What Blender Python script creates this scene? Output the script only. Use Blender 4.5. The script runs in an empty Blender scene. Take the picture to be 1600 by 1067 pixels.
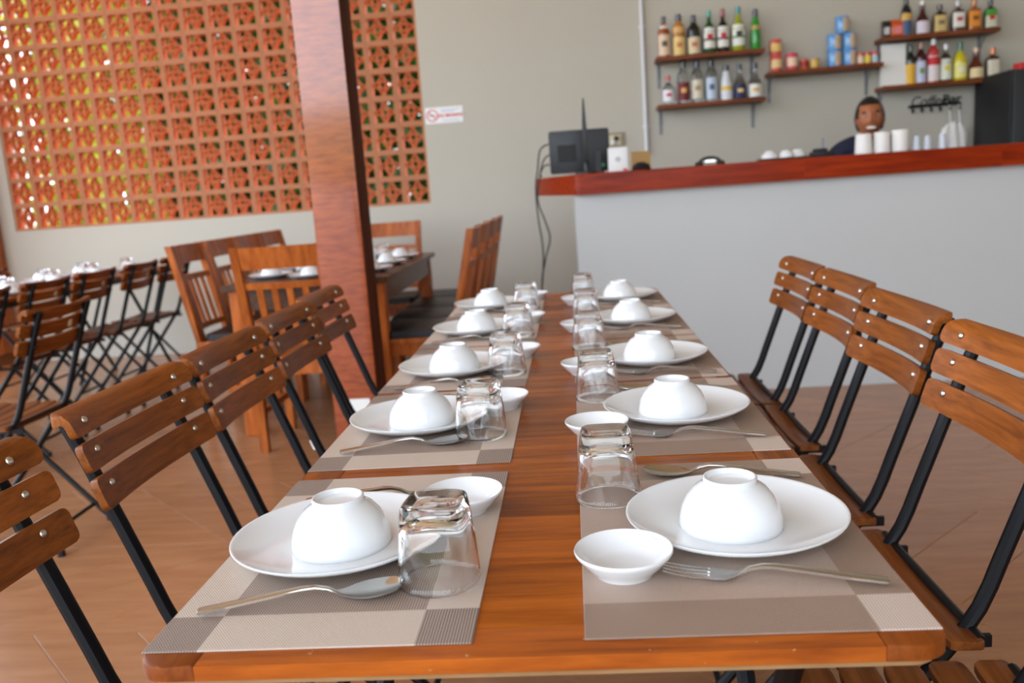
import bpy, bmesh, math, random
from mathutils import Vector, Matrix
random.seed(7)
PI = math.pi
sc = bpy.context.scene
COL = sc.collection

# ------------------------------------------------------------------ camera, world, sun, exposure
cam_d = bpy.data.cameras.new('camera')
cam = bpy.data.objects.new('camera', cam_d)
COL.objects.link(cam)
sc.camera = cam
CAM_Z = 1.128
yaw, pitch, roll = -0.0762, 0.1741, -0.0703
fw = Vector((math.sin(yaw) * math.cos(pitch), math.cos(yaw) * math.cos(pitch), -math.sin(pitch)))
rt = Vector((math.cos(yaw), -math.sin(yaw), 0))
up = rt.cross(fw)
r2 = rt * math.cos(roll) + up * math.sin(roll)
u2 = up * math.cos(roll) - rt * math.sin(roll)
m = Matrix.Identity(4)
for i in range(3):
    m[i][0], m[i][1], m[i][2] = r2[i], u2[i], -fw[i]
m.translation = (0, 0, CAM_Z)
cam.matrix_world = m
cam_d.sensor_width = 36
cam_d.lens = 1355.8 / 1600 * 36
cam_d.clip_start = 0.02
cam_d.dof.use_dof = True
cam_d.dof.focus_distance = 1.06
cam_d.dof.aperture_fstop = 5.4

w = bpy.data.worlds.new('daylight')
sc.world = w
w.use_nodes = True
nt = w.node_tree
bg = nt.nodes['Background']
tc = nt.nodes.new('ShaderNodeTexCoord')
sx = nt.nodes.new('ShaderNodeSeparateXYZ')
cr = nt.nodes.new('ShaderNodeValToRGB')
cr.color_ramp.elements[0].position = 0.0
cr.color_ramp.elements[0].color = (0.84, 0.92, 1.0, 1)
cr.color_ramp.elements[1].position = 0.7
cr.color_ramp.elements[1].color = (0.66, 0.80, 1.0, 1)
nt.links.new(tc.outputs['Generated'], sx.inputs[0])
nt.links.new(sx.outputs['Z'], cr.inputs[0])
nt.links.new(cr.outputs[0], bg.inputs[0])
bg.inputs[1].default_value = 3.6

sun_d = bpy.data.lights.new('sun', 'SUN')
sun_d.energy = 6
sun_d.angle = 0.01
sun_d.color = (1, 0.93, 0.8)
sun = bpy.data.objects.new('sun', sun_d)
COL.objects.link(sun)
sun.rotation_euler = Vector((0.12, -0.50, -0.85)).to_track_quat('-Z', 'Y').to_euler()

sc.view_settings.view_transform = 'Standard'
sc.view_settings.look = 'None'
sc.view_settings.gamma = 1
sc.view_settings.exposure = 0.50
sc.view_settings.use_curve_mapping = False
sc.cycles.max_bounces = 12
sc.cycles.transmission_bounces = 12
sc.cycles.diffuse_bounces = 5
sc.cycles.sample_clamp_indirect = 6
sc.cycles.use_denoising = True

# ------------------------------------------------------------------ materials
def lin(c):
    f = lambda v: v / 12.92 if v <= 0.04045 else ((v + 0.055) / 1.055) ** 2.4
    return (f(c[0] / 255), f(c[1] / 255), f(c[2] / 255), 1)

def new_mat(name):
    m = bpy.data.materials.new(name)
    m.use_nodes = True
    return m, m.node_tree, m.node_tree.nodes['Principled BSDF']

def flat(name, rgb, rough=0.5, metal=0.0, coat=0.0, var=0.06, scale=30.0, trans=0.0, bump=0.0, spec=0.5):
    """plain coloured surface with a faint mottle"""
    m, t, b = new_mat(name)
    b.inputs['Roughness'].default_value = rough
    b.inputs['Metallic'].default_value = metal
    b.inputs['Coat Weight'].default_value = coat
    b.inputs['Coat Roughness'].default_value = 0.05
    b.inputs['Transmission Weight'].default_value = trans
    b.inputs['Specular IOR Level'].default_value = spec
    c = t.nodes.new('ShaderNodeTexCoord')
    n = t.nodes.new('ShaderNodeTexNoise')
    n.inputs['Scale'].default_value = scale
    n.inputs['Detail'].default_value = 4
    mx = t.nodes.new('ShaderNodeMix')
    mx.data_type = 'RGBA'
    k = lin(rgb)
    mx.inputs[6].default_value = tuple(v * (1 - var) for v in k[:3]) + (1,)
    mx.inputs[7].default_value = tuple(min(1, v * (1 + var)) for v in k[:3]) + (1,)
    t.links.new(c.outputs['Object'], n.inputs['Vector'])
    t.links.new(n.outputs['Fac'], mx.inputs[0])
    t.links.new(mx.outputs[2], b.inputs['Base Color'])
    if bump:
        bp = t.nodes.new('ShaderNodeBump')
        bp.inputs['Strength'].default_value = bump
        bp.inputs['Distance'].default_value = 0.004
        t.links.new(n.outputs['Fac'], bp.inputs['Height'])
        t.links.new(bp.outputs[0], b.inputs['Normal'])
    return m

def wood(name, dark, light, stretch, rough=0.3, coat=0.25, vary=0.25, bump=0.05, wear=None, contrast=(0.3, 0.72), coat_rough=0.12, spec=0.18):
    """wood grain; stretch = noise scale per local axis (small along the grain)"""
    m, t, b = new_mat(name)
    N = t.nodes.new
    L = t.links.new
    b.inputs['Roughness'].default_value = rough
    b.inputs['Coat Weight'].default_value = coat
    b.inputs['Coat Roughness'].default_value = coat_rough
    b.inputs['Specular IOR Level'].default_value = spec
    c = N('ShaderNodeTexCoord')
    oi = N('ShaderNodeObjectInfo')
    mp = N('ShaderNodeMapping')
    mp.inputs['Scale'].default_value = stretch
    off = N('ShaderNodeVectorMath')
    off.operation = 'ADD'
    sh = N('ShaderNodeMath')
    sh.operation = 'MULTIPLY'
    sh.inputs[1].default_value = 37.0
    L(oi.outputs['Random'], sh.inputs[0])
    L(c.outputs['Object'], mp.inputs['Vector'])
    L(mp.outputs[0], off.inputs[0])
    L(sh.outputs[0], off.inputs[1])
    n = N('ShaderNodeTexNoise')
    n.inputs['Scale'].default_value = 1
    n.inputs['Detail'].default_value = 6
    n.inputs['Roughness'].default_value = 0.62
    n.inputs['Distortion'].default_value = 0.15
    L(off.outputs[0], n.inputs['Vector'])
    ramp = N('ShaderNodeValToRGB')
    ramp.color_ramp.elements[0].position = contrast[0]
    ramp.color_ramp.elements[0].color = lin(dark)
    ramp.color_ramp.elements[1].position = contrast[1]
    ramp.color_ramp.elements[1].color = lin(light)
    L(n.outputs['Fac'], ramp.inputs[0])
    hsv = N('ShaderNodeHueSaturation')
    mr = N('ShaderNodeMapRange')
    mr.inputs[3].default_value = 1 - vary
    mr.inputs[4].default_value = 1 + vary
    L(oi.outputs['Random'], mr.inputs[0])
    L(mr.outputs[0], hsv.inputs['Value'])
    L(ramp.outputs[0], hsv.inputs['Color'])
    out = hsv.outputs[0]
    if wear:
        n2 = N('ShaderNodeTexNoise')
        n2.inputs['Scale'].default_value = wear[1]
        n2.inputs['Detail'].default_value = 8
        L(c.outputs['Object'], n2.inputs['Vector'])
        r2_ = N('ShaderNodeValToRGB')
        r2_.color_ramp.elements[0].position = wear[2]
        r2_.color_ramp.elements[1].position = wear[2] + 0.06
        L(n2.outputs['Fac'], r2_.inputs[0])
        mx = N('ShaderNodeMix')
        mx.data_type = 'RGBA'
        mx.inputs[7].default_value = lin(wear[0])
        L(r2_.outputs[0], mx.inputs[0])
        L(out, mx.inputs[6])
        out = mx.outputs[2]
    L(out, b.inputs['Base Color'])
    bp = N('ShaderNodeBump')
    bp.inputs['Strength'].default_value = bump
    bp.inputs['Distance'].default_value = 0.003
    L(n.outputs['Fac'], bp.inputs['Height'])
    L(bp.outputs[0], b.inputs['Normal'])
    return m

def glass_mat(name, rgb=(255, 255, 255), rough=0.0):
    m, t, b = new_mat(name)
    b.inputs['Base Color'].default_value = lin(rgb)
    b.inputs['Roughness'].default_value = rough
    b.inputs['Transmission Weight'].default_value = 1
    b.inputs['IOR'].default_value = 1.5
    return m

def mat_weave(name, center, border, corner, hx, hy, bx, by, one_sided=False):
    """woven vinyl placemat; each zone = (base tone, thread tone, stripe kind)"""
    m, t, b = new_mat(name)
    N, L = t.nodes.new, t.links.new
    b.inputs['Roughness'].default_value = 0.55
    c = N('ShaderNodeTexCoord')
    s = N('ShaderNodeSeparateXYZ')
    L(c.outputs['Object'], s.inputs[0])
    def mth(op, a, v=None):
        q = N('ShaderNodeMath')
        q.operation = op
        for i, z in enumerate((a, v)):
            if z is None: continue
            if isinstance(z, (int, float)): q.inputs[i].default_value = z
            else: L(z, q.inputs[i])
        return q.outputs[0]
    def step(axis, lim):
        return mth('GREATER_THAN', mth('ABSOLUTE', s.outputs[axis]), lim)
    ex, ey = step('X', hx - bx), step('Y', hy - by)
    if one_sided: ex = mth('GREATER_THAN', s.outputs['X'], hx - bx)
    anyb = mth('MAXIMUM', ex, ey)
    both = mth('MULTIPLY', ex, ey)
    def wave(axis, per):
        return mth('ADD', mth('MULTIPLY', mth('SINE', mth('MULTIPLY', s.outputs[axis], 2 * PI / per)), 0.5), 0.5)
    wx_, wy_ = wave('X', 0.0026), wave('Y', 0.0034)
    check = mth('ABSOLUTE', mth('SUBTRACT', wx_, wy_))
    kinds = {'x': wx_, 'y': wy_, 'c': check}
    def zone(z):
        mx = N('ShaderNodeMix')
        mx.data_type = 'RGBA'
        mx.inputs[6].default_value = lin(z[0])
        mx.inputs[7].default_value = lin(z[1])
        L(kinds[z[2]], mx.inputs[0])
        return mx.outputs[2]
    def pick(f, a, b_):
        mx = N('ShaderNodeMix')
        mx.data_type = 'RGBA'
        L(f, mx.inputs[0]); L(a, mx.inputs[6]); L(b_, mx.inputs[7])
        return mx.outputs[2]
    o = pick(both, pick(anyb, zone(center), zone(border)), zone(corner))
    L(o, b.inputs['Base Color'])
    bp = N('ShaderNodeBump')
    bp.inputs['Strength'].default_value = 0.35
    bp.inputs['Distance'].default_value = 0.0008
    L(check, bp.inputs['Height'])
    L(bp.outputs[0], b.inputs['Normal'])
    return m

M = {}
M['wall'] = flat('wall_paint', (187, 181, 168), 0.75, var=0.025, scale=3, bump=0.04)
M['counter'] = flat('counter_paint', (190, 191, 190), 0.75, var=0.025, scale=3, bump=0.04)
M['floor'] = wood('floor_tile', (150, 101, 66), (172, 121, 83), (3.0, 22, 3), 0.27, 0.12, vary=0.05, bump=0.02, spec=0.5)
M['grout'] = flat('floor_grout', (138, 96, 70), 0.8)
M['ceiling'] = wood('ceiling_wood', (206, 188, 164), (222, 208, 188), (1, 20, 20), 0.5, 0.0)
M['terra'] = flat('terracotta', (194, 98, 52), 0.85, var=0.12, scale=14, bump=0.15)
M['terra_face'] = flat('terracotta_face', (186, 124, 88), 0.9, var=0.10, scale=14, bump=0.1)
M['mortar'] = flat('mortar', (176, 132, 108), 0.95, var=0.1)
M['table'] = wood('table_wood', (106, 46, 5), (172, 90, 18), (5, 55, 30), 0.26, 0.0, vary=0.26, bump=0.04, spec=0.1, contrast=(0.25, 0.75))
M['table_y'] = wood('table_border_wood', (98, 44, 10), (152, 78, 24), (55, 5, 30), 0.32, 0.08, vary=0.06, bump=0.05)
M['table_x'] = wood('table_end_wood', (116, 50, 10), (182, 94, 26), (6, 60, 40), 0.30, 0.10, vary=0.04, bump=0.08, wear=((196, 150, 104), 130, 0.70))
M['table_lip'] = wood('table_underlip', (128, 96, 62), (170, 130, 88), (6, 40, 40), 0.6, 0.0, vary=0.04)
M['slat'] = wood('chair_slat_wood', (102, 51, 14), (152, 84, 30), (110, 4, 90), 0.38, 0.0, vary=0.20, bump=0.04, spec=0.2)
M['seat'] = wood('chair_seat_wood', (92, 48, 16), (138, 78, 34), (90, 4, 60), 0.32, 0.08, vary=0.12, bump=0.06)
M['black'] = flat('black_powder_coat', (9, 10, 15), 0.42, var=0.15, spec=0.22)
M['rubber'] = flat('black_rubber', (18, 18, 18), 0.8)
M['steel'] = flat('polished_steel', (214, 212, 208), 0.17, 1.0, var=0.02)
M['bolt'] = flat('zinc_bolt', (215, 212, 205), 0.28, 1.0, var=0.05)
M['china'] = flat('white_china', (225, 226, 226), 0.09, 0, 0.5, var=0.01)
M['glass'] = glass_mat('clear_glass')
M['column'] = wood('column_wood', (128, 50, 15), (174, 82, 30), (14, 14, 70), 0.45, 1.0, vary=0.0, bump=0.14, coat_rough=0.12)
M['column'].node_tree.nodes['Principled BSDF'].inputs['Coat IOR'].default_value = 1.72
M['column_shaded'] = wood('shaded_column_wood', (70, 36, 22), (100, 54, 34), (30, 30, 4), 0.75, 0.0, vary=0.0, bump=0.1, spec=0.1)  # shade on the column's sides, painted as a darker uncoated copy of its wood
M['dining'] = wood('dining_chair_wood', (132, 60, 18), (190, 104, 42), (30, 30, 5), 0.36, 0.05, vary=0.12)
M['dining_dark'] = wood('dining_rail_wood', (74, 36, 20), (112, 58, 32), (6, 30, 30), 0.35, 0.2, vary=0.08)
M['darktable'] = wood('dark_table_wood', (56, 34, 22), (92, 60, 40), (30, 4, 30), 0.3, 0.1, vary=0.05)
M['cushion'] = flat('black_leatherette', (22, 18, 19), 0.42, var=0.15, spec=0.35)
M['bar'] = wood('bar_top_wood', (104, 24, 3), (160, 52, 12), (3, 40, 40), 0.34, 0.0, vary=0.12, bump=0.03, spec=0.12)
M['shelf'] = wood('shelf_wood', (92, 44, 20), (138, 74, 38), (4, 40, 40), 0.45, 0.0, vary=0.1)
M['bracket'] = flat('grey_bracket', (120, 124, 128), 0.5, 0.3)
M['pipe'] = flat('white_pvc', (212, 212, 216), 0.4, var=0.02)
M['plastic'] = flat('black_plastic', (24, 26, 30), 0.42, var=0.1)
M['plastic2'] = flat('matt_dark_plastic', (16, 17, 20), 0.6, var=0.1)
M['screen'] = flat('screen_glass', (12, 13, 15), 0.12)
M['white'] = flat('white_plastic', (232, 232, 232), 0.4, var=0.01)
M['paper'] = flat('white_paper', (232, 230, 226), 0.75, var=0.02)
M['cloth'] = flat('white_cotton', (238, 235, 228), 0.9, var=0.05, bump=0.2)
M['beige'] = flat('beige_plastic', (206, 196, 164), 0.5)
M['card'] = flat('brown_cardboard', (190, 152, 96), 0.8)
M['red'] = flat('red_print', (206, 40, 48), 0.5, var=0.02)
M['grey'] = flat('grey_print', (120, 128, 148), 0.6, var=0.02)
M['green'] = flat('green_sticker', (40, 150, 100), 0.5)
M['cable'] = flat('black_cable', (30, 30, 32), 0.5)
M['ground'] = flat('grassy_ground', (120, 118, 78), 0.9, var=0.2, scale=2)
M['skin'] = flat('brown_skin', (168, 100, 64), 0.5, var=0.06, scale=20)
M['hair'] = flat('black_hair', (16, 13, 12), 0.5)
M['navy'] = flat('navy_cloth', (24, 28, 52), 0.85, var=0.08)
M['teeth'] = flat('teeth', (226, 220, 208), 0.3)
M['lip'] = flat('lip_skin', (118, 60, 48), 0.5)
M['eye'] = flat('eye_white', (200, 196, 190), 0.3)
M['trouser'] = flat('black_trouser', (26, 26, 30), 0.9)
def leaf_mat(name, rgb):
    m, t, b = new_mat(name)
    k = lin(rgb)
    b.inputs['Base Color'].default_value = k
    b.inputs['Roughness'].default_value = 0.45
    n = t.nodes.new('ShaderNodeTexNoise'); n.inputs['Scale'].default_value = 6
    c = t.nodes.new('ShaderNodeTexCoord'); t.links.new(c.outputs['Object'], n.inputs['Vector'])
    mx = t.nodes.new('ShaderNodeMix'); mx.data_type = 'RGBA'
    mx.inputs[6].default_value = tuple(v * 0.6 for v in k[:3]) + (1,)
    mx.inputs[7].default_value = tuple(min(1, v * 1.4) for v in k[:3]) + (1,)
    t.links.new(n.outputs['Fac'], mx.inputs[0]); t.links.new(mx.outputs[2], b.inputs['Base Color'])
    tr = t.nodes.new('ShaderNodeBsdfTranslucent'); tr.inputs[0].default_value = tuple(min(1, v * 1.6) for v in k[:3]) + (1,)
    ms = t.nodes.new('ShaderNodeMixShader'); ms.inputs[0].default_value = 0.45
    t.links.new(b.outputs[0], ms.inputs[1]); t.links.new(tr.outputs[0], ms.inputs[2])
    t.links.new(ms.outputs[0], t.nodes['Material Output'].inputs[0])
    return m
M['leaf'] = leaf_mat('leaf_green', (56, 84, 26))
M['leaf_sunlit'] = leaf_mat('leaf_sunlit_yellow', (176, 176, 62))  # sunlight on the left foliage, put into a brighter yellow leaf colour
M['bark'] = flat('bark', (92, 74, 58), 0.9, var=0.2)

# ------------------------------------------------------------------ mesh helpers
def finish(bm, sharp=35):
    bmesh.ops.recalc_face_normals(bm, faces=bm.faces)
    for f in bm.faces: f.smooth = True
    lim = math.radians(sharp)
    for e in bm.edges:
        if len(e.link_faces) == 2:
            e.smooth = e.calc_face_angle(0) < lim
    return bm

def mesh_of(name, bm, mat, sharp=35):
    finish(bm, sharp)
    me = bpy.data.meshes.new(name)
    bm.to_mesh(me)
    bm.free()
    for x in (mat if isinstance(mat, (list, tuple)) else [mat]):
        me.materials.append(M[x] if isinstance(x, str) else x)
    return me

def link(name, data, parent=None, loc=(0, 0, 0), rot=(0, 0, 0)):
    o = bpy.data.objects.new(name, data)
    COL.objects.link(o)
    o.location = loc
    o.rotation_euler = rot
    if parent: o.parent = parent
    return o

def obj(name, bm, mat, parent=None, loc=(0, 0, 0), rot=(0, 0, 0), sharp=35):
    return link(name, mesh_of(name, bm, mat, sharp), parent, loc, rot)

def tag(o, label, cat, group=None):
    o['label'] = label
    o['category'] = cat
    if group: o['group'] = group
    return o

def thing(name, label, cat, loc=(0, 0, 0), rz=0.0, group=None):
    return tag(link(name, None, None, loc, (0, 0, rz)), label, cat, group)

def struct(name, bm, mat, loc=(0, 0, 0), rz=0.0, sharp=35):
    o = obj(name, bm, mat, None, loc, (0, 0, rz), sharp)
    o['kind'] = 'structure'
    return o

def dup(root, loc, rz, label, group=None):
    def cp(o, par):
        c = o.copy()
        COL.objects.link(c)
        if par: c.parent = par
        for ch in kids.get(o, ()): cp(ch, c)
        return c
    kids = {}
    for x in root.children_recursive: kids.setdefault(x.parent, []).append(x)
    r = cp(root, None)
    r.location = loc
    r.rotation_euler = (0, 0, rz)
    r['label'] = label
    if group: r['group'] = group
    return r

def BM(): return bmesh.new()

def box(bm, x0, x1, y0, y1, z0, z1, bev=0.0, seg=1, mi=0):
    v = [bm.verts.new((x, y, z)) for x in (x0, x1) for y in (y0, y1) for z in (z0, z1)]
    fs = [bm.faces.new([v[i] for i in q]) for q in ((0, 1, 3, 2), (4, 6, 7, 5), (0, 4, 5, 1), (2, 3, 7, 6), (0, 2, 6, 4), (1, 5, 7, 3))]
    for f in fs: f.material_index = mi
    if bev:
        es = list({e for f in fs for e in f.edges})
        bmesh.ops.bevel(bm, geom=es, offset=bev, segments=seg, affect='EDGES', profile=0.5)
    return bm

def hexa(bm, pts):
    """eight corners: bottom four ring, top four ring"""
    v = [bm.verts.new(p) for p in pts]
    for q in ((3, 2, 1, 0), (4, 5, 6, 7), (0, 1, 5, 4), (1, 2, 6, 5), (2, 3, 7, 6), (3, 0, 4, 7)):
        bm.faces.new([v[i] for i in q])
    return bm

def bar(bm, a, b, wdt, dpt, side=(0, 1, 0)):
    a, b = Vector(a), Vector(b)
    d = (b - a).normalized()
    s = Vector(side)
    s = (s - d * s.dot(d)).normalized()
    n = d.cross(s)
    s *= wdt / 2
    n *= dpt / 2
    return hexa(bm, [a - s - n, a + s - n, a + s + n, a - s + n, b - s - n, b + s - n, b + s + n, b - s + n])

def tube(bm, pts, r, seg=8, side=None, flat_=1.0, caps=True):
    """swept tube; flat_<1 squeezes it along the second normal"""
    pts = [Vector(p) for p in pts]
    rings = []
    rr = r if isinstance(r, (list, tuple)) else [r] * len(pts)
    ref = Vector(side) if side else None
    for i, p in enumerate(pts):
        d = (pts[min(i + 1, len(pts) - 1)] - pts[max(i - 1, 0)]).normalized()
        if ref is None:
            ref = Vector((0, 0, 1)) if abs(d.z) < 0.9 else Vector((1, 0, 0))
        s = (ref - d * ref.dot(d)).normalized()
        n = d.cross(s)
        if side is None: ref = s
        rings.append([bm.verts.new(p + s * math.cos(2 * PI * k / seg) * rr[i] + n * math.sin(2 * PI * k / seg) * rr[i] * flat_) for k in range(seg)])
    for a, b in zip(rings, rings[1:]):
        for k in range(seg):
            bm.faces.new((a[k], a[(k + 1) % seg], b[(k + 1) % seg], b[k]))
    if caps:
        bm.faces.new(rings[0][::-1])
        bm.faces.new(rings[-1])
    return bm

def lathe(bm, prof, seg=32, n_of=None, mi=0, arc=None):
    """profile (r, z); n_of(i) gives a superellipse exponent for squarish sections"""
    rings = []
    full = arc is None
    cnt = seg if full else seg + 1
    for i, (r, z) in enumerate(prof):
        e = n_of(i) if n_of else 2.0
        if r < 1e-6:
            rings.append([bm.verts.new((0, 0, z))])
            continue
        ring = []
        for k in range(cnt):
            a = 2 * PI * k / seg if full else arc[0] + (arc[1] - arc[0]) * k / seg
            c, s = math.cos(a), math.sin(a)
            q = (abs(c) ** e + abs(s) ** e) ** (-1 / e)
            ring.append(bm.verts.new((r * q * c, r * q * s, z)))
        rings.append(ring)
    for a, b in zip(rings, rings[1:]):
        for k in range(seg):
            k2 = (k + 1) % cnt
            if len(a) == 1 and len(b) == 1: continue
            if len(a) == 1: f = bm.faces.new((a[0], b[k2], b[k]))
            elif len(b) == 1: f = bm.faces.new((a[k], a[k2], b[0]))
            else: f = bm.faces.new((a[k], a[k2], b[k2], b[k]))
            f.material_index = mi
    return bm

def prism(bm, poly, z0, z1, bev=0.0, seg=2):
    a = [bm.verts.new((x, y, z0)) for x, y in poly]
    b = [bm.verts.new((x, y, z1)) for x, y in poly]
    n = len(poly)
    top = bm.faces.new(b)
    bm.faces.new(a[::-1])
    for i in range(n): bm.faces.new((a[i], a[(i + 1) % n], b[(i + 1) % n], b[i]))
    if bev: bmesh.ops.bevel(bm, geom=list(top.edges), offset=bev, segments=seg, affect='EDGES', profile=0.5)
    return bm

def rrect(x0, x1, y0, y1, r, k=5):
    out = []
    for cx, cy, a0 in ((x1 - r, y1 - r, 0), (x0 + r, y1 - r, PI / 2), (x0 + r, y0 + r, PI), (x1 - r, y0 + r, 1.5 * PI)):
        for i in range(k + 1):
            a = a0 + PI / 2 * i / k
            out.append((cx + r * math.cos(a), cy + r * math.sin(a)))
    return out

def text_mesh(name, s, size, mat, parent, loc, rot, depth=0.002, shear=0.0, bold=0.0, align='CENTER'):
    c = bpy.data.curves.new(name, 'FONT')
    c.body = s
    c.size = size
    c.extrude = depth
    c.shear = shear
    c.offset = bold
    c.align_x = align
    tmp = bpy.data.objects.new(name, c)
    COL.objects.link(tmp)
    bpy.context.view_layer.update()
    me = bpy.data.meshes.new_from_object(tmp.evaluated_get(bpy.context.evaluated_depsgraph_get()))
    bpy.data.objects.remove(tmp)
    me.materials.clear()
    me.materials.append(M[mat])
    return link(name, me, parent, loc, rot)

ORD = ['first', 'second', 'third', 'fourth', 'fifth', 'sixth', 'seventh', 'eighth', 'ninth']

# ------------------------------------------------------------------ the setting
WA = -0.02849                      # the back wall turns a little towards us on the right
WO = Vector((-4.4547, 6.7734, 0))
WT = Vector((math.cos(WA), math.sin(WA), 0))
WN = Vector((-math.sin(WA), math.cos(WA), 0))
def W(s, off, z): return WO + WT * s - WN * off + Vector((0, 0, z))

CEIL = 4.8
bm = BM()
box(bm, -9, 4.6, -3.8, 7.2, -0.12, -0.004)
floor = struct('floor', bm, 'grout')
# chevron floor boards: rows of slanted pieces that meet along straight joints
ROW = 0.61
PW = 0.30
me_r = {}
for d in (1, -1):
    b = BM()
    h, wd, g = ROW / 2 - 0.0012, PW / 2 - 0.0012, ROW / 2 * d
    prism(b, [(-wd - g, -h), (wd - g, -h), (wd + g, h), (-wd + g, h)] if d > 0 else [(-wd - g, -h), (wd - g, -h), (wd + g, h), (-wd + g, h)], -0.004, 0.0, 0.0006, 1)
    me_r[d] = mesh_of('floor_board', b, 'floor')
row = 0
n_board = 0
rest = BM()
y = 2.141 - ROW * 8.5
while y < 6.9:
    x = -8.6 + (row % 2) * 0.1
    while x < 4.5:
        me_b = me_r[1 if row % 2 else -1]
        if y > 0.2 and x > -4.75 and x < 3.3 and abs(x + 0.6) < 0.45 + 0.62 * (y + 0.3) and n_board < 300:
            link('floor_board', me_b, floor, (x, y, 0))
            n_board += 1
        else:
            k0 = len(rest.verts)
            rest.from_mesh(me_b)
            rest.verts.ensure_lookup_table()
            for v in rest.verts[k0:]: v.co += Vector((x, y, 0))
        x += PW
    y += ROW
    row += 1
o = obj('outer_floor_boards', rest, 'floor', floor)
o['kind'] = 'stuff'

bm = BM()
box(bm, -4.9, 4.6, -3.0, 7.1, CEIL, CEIL + 0.12)
struct('ceiling', bm, 'ceiling')

NX, NZ, PT = 17, 10, 0.2
ZB = 1.0625
bm = BM()
box(bm, -0.16, 9.0, 0, 0.14, 0, ZB)
box(bm, -0.16, 0, 0, 0.14, ZB, CEIL)
box(bm, NX * PT, 9.0, 0, 0.14, ZB, CEIL)
if ZB + NZ * PT < CEIL: box(bm, 0, NX * PT, 0, 0.14, ZB + NZ * PT, CEIL)
wall = struct('wall_back', bm, 'wall', WO, WA)
# one terracotta breeze block: square frame, four quarter arcs, a ring in the middle
def block_mesh():
    b = BM()
    h, fr, d0, d1 = PT / 2 - 0.003, 0.016, 0.012, 0.092
    i = h - fr
    box(b, -h, h, d0, d1, -h, -i); box(b, -h, h, d0, d1, i, h)
    box(b, -h, -i, d0, d1, -i, i); box(b, i, h, d0, d1, -i, i)
    e0, e1 = d0 + 0.006, d0 + 0.052
    def sweep(cx, cz, ra, rb, a0, a1, n, closed=False):
        rings = []
        for k in range(n if closed else n + 1):
            a = a0 + (a1 - a0) * k / n
            c, s = math.cos(a), math.sin(a)
            rings.append([b.verts.new((cx + r * c, yy, cz + r * s)) for r, yy in ((ra, e0), (rb, e0), (rb, e1), (ra, e1))])
        for k in range(n):
            p, q = rings[k], rings[(k + 1) % len(rings)]
            for j in range(4): b.faces.new((p[j], p[(j + 1) % 4], q[(j + 1) % 4], q[j]))
    for cx, cz, a0 in ((-i, -i, 0), (i, -i, PI / 2), (i, i, PI), (-i, i, 1.5 * PI)):
        sweep(cx, cz, i - 0.012, i - 0.001, a0, a0 + PI / 2, 6)
    sweep(0, 0, 0.021, 0.033, 0, 2 * PI, 10, True)
    b.normal_update()
    for f in b.faces:
        c = f.calc_center_median()
        if c.y < d0 + 0.001: f.material_index = 1
    return mesh_of('terracotta_block', b, ['terra', 'terra_face'], 30)
blk = block_mesh()
for i in range(NX):
    for k in range(NZ):
        link('terracotta_block', blk, wall, ((i + 0.5) * PT, 0, ZB + (k + 0.5) * PT), (0, 0, 0))
bm = BM()
for i in range(NX + 1): box(bm, i * PT - 0.003, i * PT + 0.003, 0.02, 0.1, ZB, ZB + NZ * PT)
for k in range(NZ + 1): box(bm, 0, NX * PT, 0.021, 0.1, ZB + k * PT - 0.003, ZB + k * PT + 0.003)
obj('mortar', bm, 'mortar', wall)

bm = BM()
box(bm, 4.45, 4.6, -3.0, 7.0, 0, CEIL)
struct('wall_right', bm, 'wall')
bm = BM()
box(bm, -4.9, -4.78, 5.9, 7.0, 0, CEIL)
struct('shade_wall_left', bm, 'wall')  # unseen wall, added to shade the left part of the back wall
bm = BM()
box(bm, 1.8, 4.6, -3.1, -3.0, 0, CEIL)
struct('shade_wall_front', bm, 'wall')  # unseen wall, added to keep daylight off the right side of the room
bm = BM()
box(bm, -40, 40, -40, 40, -0.3, -0.13)
struct('ground', bm, 'ground')
bm = BM()
box(bm, 0, 4.42, -0.012, 0, 0, 0.05)
struct('baseboard_back', bm, 'wall', WO, WA)

# free-standing timber column in front of the far dining table, post at the wall's left end
col = thing('timber_column', 'tall square reddish timber column standing left of the long table', 'column', (-0.957, 3.643, 0))
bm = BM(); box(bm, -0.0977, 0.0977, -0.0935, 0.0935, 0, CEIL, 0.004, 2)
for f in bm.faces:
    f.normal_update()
    if abs(f.normal.x) > 0.8: f.material_index = 1  # side faces take the painted-in shade
obj('column_shaft', bm, ['column', 'column_shaded'], col)
bm = BM(); box(bm, -0.03, 0.062, -0.0955, -0.0937, 0.235, 0.292)
tag_o = obj('paper_label', bm, 'paper', col)
tag_o['label'] = 'white paper label stuck low on the column'
pst = thing('corner_post', 'orange timber post at the far left end of the wall', 'post', W(-0.27, 0.13, 0), WA)
bm = BM(); box(bm, -0.16, 0.16, -0.1, 0.1, 0, CEIL, 0.005, 2)
obj('post_shaft', bm, 'dining', pst)

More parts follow.
